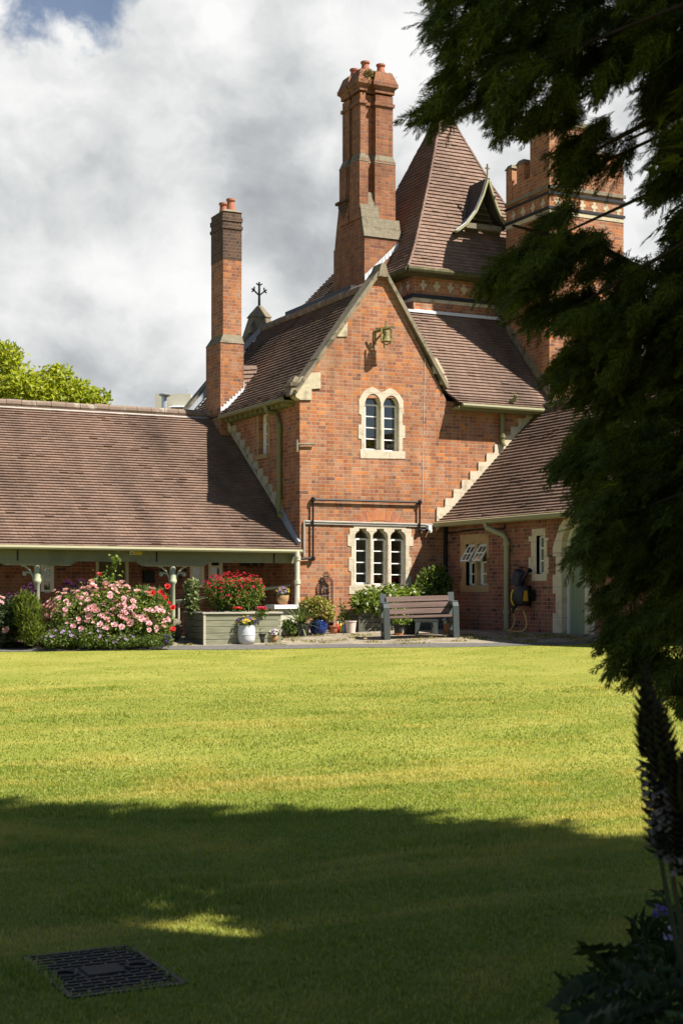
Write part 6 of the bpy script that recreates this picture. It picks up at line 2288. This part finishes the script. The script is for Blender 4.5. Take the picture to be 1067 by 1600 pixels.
# ------------------------------------------------------------------ conifer over the right of the lawn
def spray_template(nb=12, sub=4, wd=.028):
    """one feathery hanging spray lying along +x: axis, slender side shoots, scale-leaf lobes"""
    V, T = [], []
    def dia(p, d, ln, wd):
        s = np.array([-d[1], d[0], 0])
        o = len(V)
        V.extend([p - s * wd / 3, p + s * wd / 3, p + d * ln])
        T.append((o, o + 1, o + 2))
    dia(np.zeros(3), np.array([1., 0, 0]), 1.0, .04)
    for i in range(nb):
        x = .04 + .93 * i / nb
        ln = .46 * (1 - .8 * (i / nb)) * NR.uniform(.6, 1.15)
        for sg in (-1, 1):
            a = math.radians(42 - 18 * i / nb) * sg + NR.uniform(-.2, .2)
            d = np.array([math.cos(a), math.sin(a), NR.uniform(-.35, .1)])
            p = np.array([x, 0, 0])
            dia(p, d, ln, wd * 1.3)
            for k in range(sub):
                pp = p + d * ln * (.15 + .72 * k / max(1, sub))
                for s2 in (-1, 1):
                    a2 = a + s2 * NR.uniform(.35, .7)
                    dia(pp, np.array([math.cos(a2), math.sin(a2), NR.uniform(-.3, .1)]), ln * NR.uniform(.25, .42), wd)
    return np.array(V), np.array(T)


def sprays(P, D, N, L, tmpl):
    V0_, T0_ = tmpl
    n, k = len(P), len(V0_)
    D = nrmz(D)
    S = nrmz(np.cross(N, D))
    Nn = np.cross(D, S)
    L = np.asarray(L)[:, None, None]
    x, y, z = V0_[:, 0][None, :, None], V0_[:, 1][None, :, None], V0_[:, 2][None, :, None]
    zz_ = z - .34 * x * x                       # tips droop
    V = P[:, None, :] + L * (x * D[:, None, :] + y * S[:, None, :] + zz_ * Nn[:, None, :])
    T = (np.arange(n) * k)[:, None, None] + T0_[None]
    return V.reshape(-1, 3), T.reshape(-1, 3)


def camdir(a, b, c):            # right, away, up -> world
    return np.stack([a * CO + b * SI, -a * SI + b * CO, c], -1)


def inpoly(px, py, poly):
    c = np.zeros(len(px), bool)
    j = len(poly) - 1
    for i in range(len(poly)):
        xi, yi = poly[i]
        xj, yj = poly[j]
        k = ((yi > py) != (yj > py)) & (px < (xj - xi) * (py - yi) / (yj - yi + 1e-9) + xi)
        c ^= k
        j = i
    return c


TX, TZ = 5.3, 3.42
tb0 = cam2w(TX, TZ, 0)
tb0.z = float(gz(tb0.x, tb0.y)) - .1
conifer = thing('conifer', 'big dark conifer whose drooping branches fill the right of the photo', 'tree', tb0)
# leafy masses on the drooping limbs: outline as seen from the lawn, distance, depth
MASS = [
    ([(660, -60), (655, 20), (664, 62), (684, 95), (676, 125), (655, 150), (644, 186), (690, 196), (728, 165), (765, 190), (800, 212), (836, 200), (870, 180), (905, 150), (960, 138), (985, 120), (1010, 140), (1100, 150), (1100, -60)], 6.9, 1.1, 1500),
    ([(866, 170), (905, 160), (930, 200), (908, 280), (884, 296), (866, 262), (858, 225)], 6.8, .6, 110),
    ([(905, 170), (960, 190), (978, 240), (985, 290), (960, 300), (930, 280), (900, 290)], 7.0, .5, 34),
    ([(1010, 60), (1100, 60), (1100, 700), (1040, 640), (1020, 430), (1035, 360), (1000, 280), (1025, 210), (990, 150)], 6.9, .9, 620),
    ([(742, 430), (785, 385), (830, 340), (870, 318), (905, 345), (945, 395), (985, 420), (1060, 380), (1100, 400), (1100, 560), (940, 560), (880, 505), (838, 520), (800, 486), (765, 458)], 7.2, .9, 820),
    ([(880, 480), (1100, 470), (1100, 900), (930, 880), (905, 790), (870, 760), (835, 745), (830, 715), (858, 690), (880, 640), (870, 570)], 7.0, 1.0, 1300),
    ([(905, 700), (1100, 700), (1100, 1060), (1000, 1010), (950, 1035), (940, 985), (920, 945), (900, 880), (884, 855), (905, 800)], 6.8, .9, 900),
    ([(950, 1000), (985, 985), (1010, 1030), (1060, 1040), (1100, 1000), (1100, 1110), (1060, 1085), (1030, 1060), (1005, 1030), (972, 1052), (945, 1045)], 6.6, .5, 170),
    ([(850, 560), (880, 545), (890, 590), (868, 610)], 7.1, .3, 30),
]
TM = [spray_template() for _ in range(3)]
parts_ = []
limb_ends = []
for poly, Zm, dz, n in MASS:
    xs_ = [p[0] for p in poly]
    ys_ = [p[1] for p in poly]
    n = int(n * 1.15)
    px = NR.uniform(min(xs_), max(xs_), n * 6)
    py = NR.uniform(min(ys_), max(ys_), n * 6)
    k = np.where(inpoly(px, py, poly))[0][:n]
    px, py = px[k] + 7, py[k]
    m = len(k)
    # clumps: pull samples towards random centres so gaps and dense tufts appear
    nc = max(6, m // 16)
    ci = NR.integers(0, m, nc)
    d2 = (px[:, None] - px[ci][None]) ** 2 + (py[:, None] - py[ci][None]) ** 2
    w_ = d2.argmin(1)
    f = NR.uniform(.35, .7, m)
    px += (px[ci][w_] - px) * f
    py += (py[ci][w_] - py) * f
    cz = NR.uniform(-dz, dz, nc)[w_] * .75 + NR.normal(size=m) * .12
    Zs_ = Zm + cz
    X = (px - CX) / F * Zs_
    zh = EYE + (CY - py) / F * Zs_
    x, y = cam2np(X, Zs_)
    P = np.stack([x, y, zh], -1)
    ca = NR.uniform(-.6, .6, nc)[w_]
    D = camdir(-.75 + NR.normal(size=m) * .35, ca + NR.normal(size=m) * .3, -.42 + NR.normal(size=m) * .3)
    N = camdir(NR.normal(size=m) * .35, -.25 + NR.normal(size=m) * .45, .9 + NR.normal(size=m) * .25)
    L = NR.uniform(.13, .27, m)
    P = P - nrmz(D) * (L * .45)[:, None]
    for i in range(3):
        q = np.arange(m) % 3 == i
        parts_.append(sprays(P[q], D[q], N[q], L[q], TM[i]))
    for c in ci[:max(2, nc // 30)]:
        limb_ends.append(Vector(P[c]))
# the rest of the crown, outside the picture, that shades the lawn
ncr = 8200
hh = NR.uniform(0, 1, ncr) ** .9
zc_ = 2.7 + hh * 12.4
Rm = np.interp(zc_, [1.5, 3, 10, 13, 15.2], [2.3, 2.75, 2.6, 1.7, .3])
aa = NR.uniform(0, 2 * PI, ncr)
rr_ = Rm * np.sqrt(NR.uniform(.1, 1, ncr)) * (1 + .10 * np.sin(aa * 5 + zc_ * 1.7) + .08 * np.sin(aa * 3 - zc_ * 2.9))
X, Zs_ = TX + rr_ * np.cos(aa), TZ + rr_ * np.sin(aa)
x, y = cam2np(X, Zs_)
P = np.stack([x, y, zc_ + tb0.z], -1)
D = camdir(np.cos(aa) + NR.normal(size=ncr) * .4, np.sin(aa) + NR.normal(size=ncr) * .4, -.45 + NR.normal(size=ncr) * .35)
N = camdir(NR.normal(size=ncr) * .4, NR.normal(size=ncr) * .4, 1 + NR.normal(size=ncr) * .2)
keep = ~((X / Zs_ < .235 + .9 / Zs_) & (Zs_ > 1.0))
gp_ = on_g(228, 1432)
rel_ = P - np.array(gp_)[None]
sdir = -np.array(LDIR)
along = rel_ @ sdir
perp = np.linalg.norm(rel_ - along[:, None] * sdir[None], axis=1)
keep &= perp > .58
LT = spray_template(8, 1, .12)
parts_.append(sprays(P[keep], D[keep], N[keep], NR.uniform(.55, .95, ncr)[keep], (LT[0] * np.array([1, 1.15, 1]), LT[1])))
# joining masses between the trunk and the hanging limbs, beyond the right edge of the picture
nj = 2600
tt_ = NR.uniform(.25, .95, nj)
src = NR.integers(0, len(limb_ends), nj)
E = np.array([list(limb_ends[i]) for i in src])
S0_ = np.array(tb0)[None] + np.stack([np.zeros(nj), np.zeros(nj), np.maximum(1.0, E[:, 2] - tb0.z + .6)], -1)
P = S0_ * (1 - tt_[:, None]) + E * tt_[:, None] + NR.normal(size=(nj, 3)) * .28
Xc, Zc_ = camxz(P[:, 0], P[:, 1])
keep = (Xc / Zc_ > .25) & (Zc_ > 2)
m = int(keep.sum())
D = camdir(-.8 + NR.normal(size=m) * .4, .3 + NR.normal(size=m) * .5, -.3 + NR.normal(size=m) * .3)
N = camdir(NR.normal(size=m) * .4, NR.normal(size=m) * .4, np.ones(m))
parts_.append(sprays(P[keep], D, N, NR.uniform(.25, .45, m), LT))
G['conifer'] = leafmat('conifer_sprays', [(.02, .023, .007), (.042, .052, .011), (.085, .105, .017), (.16, .19, .03), (.03, .034, .009)], .32, .8, .06)
mesh_obj('crown', cat(*parts_), G['conifer'], conifer)
tk = MB()
tk.tube([tb0, tb0 + Vector((0, 0, 3)), tb0 + Vector((.1, 0, 8)), tb0 + Vector((0, .1, 15))], [.34, .27, .17, .03], 14)
mesh_obj('trunk', tk, M['bark'], conifer)
lb = MB()
for e in limb_ends:
    s = tb0 + Vector((0, 0, max(1.0, e.z - tb0.z + rnd.uniform(.2, .9))))
    m1, m2 = s.lerp(e, .4) + Vector((rnd.uniform(-.2, .2), rnd.uniform(-.2, .2), .3)), s.lerp(e, .75) + Vector((rnd.uniform(-.15, .15), rnd.uniform(-.15, .15), .22))
    lb.tube(spline([s, m1, m2, e], 4), [.032 - .0022 * q for q in range(13)], 6)
e = at(800, 352, 7.2)
s = at(1075, 462, 7.0)
lb.tube([tb0 + Vector((0, 0, 3.6)), s, s.lerp(e, .5) + Vector((0, 0, .06)), e], [.06, .028, .018, .006], 6)
mesh_obj('limb', lb, M['bark'], conifer)

# ------------------------------------------------------------------ shady border at the lower right
def acanthus_spike(parent, top, foot, wpx):
    """tall flower spike: stem, overlapping hooded bracts, white lips between them low down"""
    top, foot = Vector(top), Vector(foot)
    ax_ = (top - foot).normalized()
    L_ = (top - foot).length
    Zq = camxz(top.x, top.y)[1]
    R_ = wpx / 2 / F * Zq
    st = MB().tube([foot - ax_ * .55 + EXV * .07, foot - ax_ * .2 + EXV * .02, foot, top - ax_ * .03], [.008, .007, .006, .003], 8)
    V_, T_, VF, TF = [], [], [], []
    nrow = 40
    o1, o2 = ax_.orthogonal().normalized(), None
    o2 = ax_.cross(o1)
    for i in range(nrow):
        s = (i + .5) / nrow
        env = math.sin(min(1, (1 - s) * 1.9 + .16) * PI / 2) * (1.0 if s > .35 else .92)
        for k in range(4):
            a = k * PI / 2 + i * .75 + rnd.uniform(-.1, .1)
            dr_ = o1 * math.cos(a) + o2 * math.sin(a)
            sd__ = ax_.cross(dr_)
            p = foot + ax_ * (L_ * s)
            ln = R_ * (1.0 * env + .12)
            b = len(V_)
            up_ = ax_ * (.75 if s > .5 else .35)
            pts_ = [p, p + dr_ * ln * .55 + up_ * ln * .25 + sd__ * ln * .42, p + dr_ * ln * .95 + up_ * ln * .75, p + dr_ * ln * .55 + up_ * ln * .25 - sd__ * ln * .42, p + dr_ * ln * 1.15 + up_ * ln * 1.35]
            V_ += [list(q) for q in pts_]
            T_ += [(b, b + 1, b + 2), (b, b + 2, b + 3), (b + 1, b + 4, b + 2), (b + 2, b + 4, b + 3)]
            if .04 < s < .5 and rnd.random() < .38:
                b = len(VF)
                q0_ = p + dr_ * ln * .35 - ax_ * ln * .05
                VF += [list(q0_), list(q0_ + dr_ * ln * .55 + sd__ * ln * .3 - ax_ * ln * .15), list(q0_ + dr_ * ln * .85 - ax_ * ln * .45), list(q0_ + dr_ * ln * .55 - sd__ * ln * .3 - ax_ * ln * .15)]
                TF += [(b, b + 1, b + 2), (b, b + 2, b + 3)]
    # closed tip: small upright buds
    sp_ = mesh_obj('flower_spike', st, M['darkstem'], parent)
    mesh_obj('bracts', (np.array(V_), np.array(T_)), G['bract'], sp_)
    mesh_obj('white_lips', (np.array(VF), np.array(TF)), G['lips'], sp_)


G['bract'] = leafmat('acanthus_bracts', [(.022, .024, .014), (.034, .027, .023), (.03, .038, .018), (.044, .031, .029)], .12, .7, .1)
G['lips'] = leafmat('acanthus_lips', [(.20, .15, .15), (.28, .24, .22), (.12, .08, .09)], .3, .7, .1)
ab = cam2w(.86, 3.75, 0)
ab.z = float(gz(ab.x, ab.y))
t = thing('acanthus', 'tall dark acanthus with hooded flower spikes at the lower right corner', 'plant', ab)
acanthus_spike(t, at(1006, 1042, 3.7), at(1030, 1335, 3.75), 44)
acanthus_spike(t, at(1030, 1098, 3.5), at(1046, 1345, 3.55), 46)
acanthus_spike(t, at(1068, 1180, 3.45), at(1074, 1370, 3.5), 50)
# lobed leaves
def lobed(p, d, n, L_, W_):
    d, n = Vector(d).normalized(), Vector(n)
    s = d.cross(n).normalized()
    n = s.cross(d)
    V_, T_ = [], []
    K = 7
    for i in range(K):
        x0 = i / K
        for sg in (-1, 1):
            w0 = W_ * math.sin(PI * (.12 + .8 * x0)) ** .8
            base_ = Vector(p) + d * L_ * x0 - n * (.35 * L_ * x0 * x0)
            nxt = Vector(p) + d * L_ * (x0 + 1 / K) - n * (.35 * L_ * (x0 + 1 / K) ** 2)
            tip = base_.lerp(nxt, .9) + s * sg * w0 + d * L_ * .06 - n * .02 + n * .04 * rnd.random()
            m_ = base_.lerp(nxt, .2) + s * sg * w0 * .55 + n * .02
            b = len(V_)
            V_ += [list(base_), list(m_), list(tip), list(base_.lerp(nxt, .8) + s * sg * w0 * .45), list(nxt)]
            T_ += [(b, b + 1, b + 3), (b + 1, b + 2, b + 3), (b, b + 3, b + 4)]
    return np.array(V_), np.array(T_)
lv = []
for i in range(26):
    a = rnd.uniform(PI * .45, PI * 1.75)
    px, py, Zq = rnd.uniform(940, 1080), rnd.uniform(1490, 1625), rnd.uniform(3.5, 4.6)
    p = at(px, py, Zq)
    p.z = max(p.z, float(gz(p.x, p.y)) + .05)
    d = EXV * math.cos(a) * .9 + EYV * math.sin(a) * .7 + Vector((0, 0, rnd.uniform(.0, .5)))
    lv.append(lobed(p, d, Vector((rnd.uniform(-.3, .3), rnd.uniform(-.3, .3), 1)), rnd.uniform(.12, .21), rnd.uniform(.035, .06)))
mesh_obj('leaves', cat(*lv), G['acan'], t)
# low leafy border plants with a few violet flowers
lb_ = [pxblob(1030, 1500, 34, 50, 4.6, .3), pxblob(1062, 1450, 24, 50, 4.7, .3), pxblob(985, 1560, 40, 30, 4.4, .3), pxblob(935, 1590, 45, 22, 4.3, .3)]
for b_ in lb_:
    b_[0].z = max(b_[0].z, float(gz(b_[0].x, b_[0].y)) + .02)
bp = cam2w(.98, 4.6, 0)
bp.z = float(gz(bp.x, bp.y))
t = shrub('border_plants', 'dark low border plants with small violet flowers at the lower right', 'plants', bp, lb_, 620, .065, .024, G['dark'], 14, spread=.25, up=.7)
heads(t, 'flower', SMALL, G['violet'], [at(x, y, 4.55) for x, y in ((1028, 1418), (1037, 1424), (1022, 1428), (1060, 1466))], [Vector((-.2, -1, .8))] * 4, .35, .55)
sb_ = [pxblob(1046, 1458, 10, 6, 4.5, .06)]
heads(t, 'flower', SMALL, G['lilac'], [at(1046, 1458, 4.5), at(1042, 1462, 4.5)], [Vector((-.2, -1, .8))] * 2, .5, .7)
bedm = MB()
be = [(1100, 1440), (1040, 1450), (985, 1500), (935, 1545), (900, 1600), (880, 1660), (1200, 1700)]
bq = []
for x, y in be:
    p = on_g(x, y)
    bq.append(p + Vector((0, 0, .006)))
far_ = [cam2w(2.4, 4.0, 0), cam2w(2.2, 6.2, 0)]
for p in far_:
    p.z = float(gz(p.x, p.y)) + .006
bedm.add(bq + far_, [tuple(range(len(bq) + 2))])
tag(mesh_obj('border_soil', bedm, M['soil']), kind='structure')

# ------------------------------------------------------------------ weeds in the paving, tufts over the lawn edge
n_ = 2600
X = NR.uniform(-7, 4.6, n_)
off = np.abs(NR.normal(size=n_)) * 1.1 + .5
cl = NR.integers(0, 70, n_)
cx_, cz_ = NR.uniform(-4.5, 4.4, 70), NR.uniform(.5, 2.6, 70)
X = cx_[cl] + NR.normal(size=n_) * .10
Z = np.interp(X, EX, EZ) + cz_[cl] + NR.normal(size=n_) * .06
x, y = cam2np(X, Z)
k = (y < -.1) & (x < 3.3)
x, y = x[k], y[k]
P = np.stack([x, y, gz(x, y)], -1)
D = NR.normal(size=P.shape) * .8 + np.array([0, 0, .5])
tag(mesh_obj('paving_weeds', leaves(P, D, NR.normal(size=P.shape) * .5 + np.array([0, 0, 1]), .045, .022), leafmat('paving_weed_leaves', [(.16, .17, .03), (.28, .26, .06), (.36, .30, .09), (.12, .14, .03)])), kind='stuff')
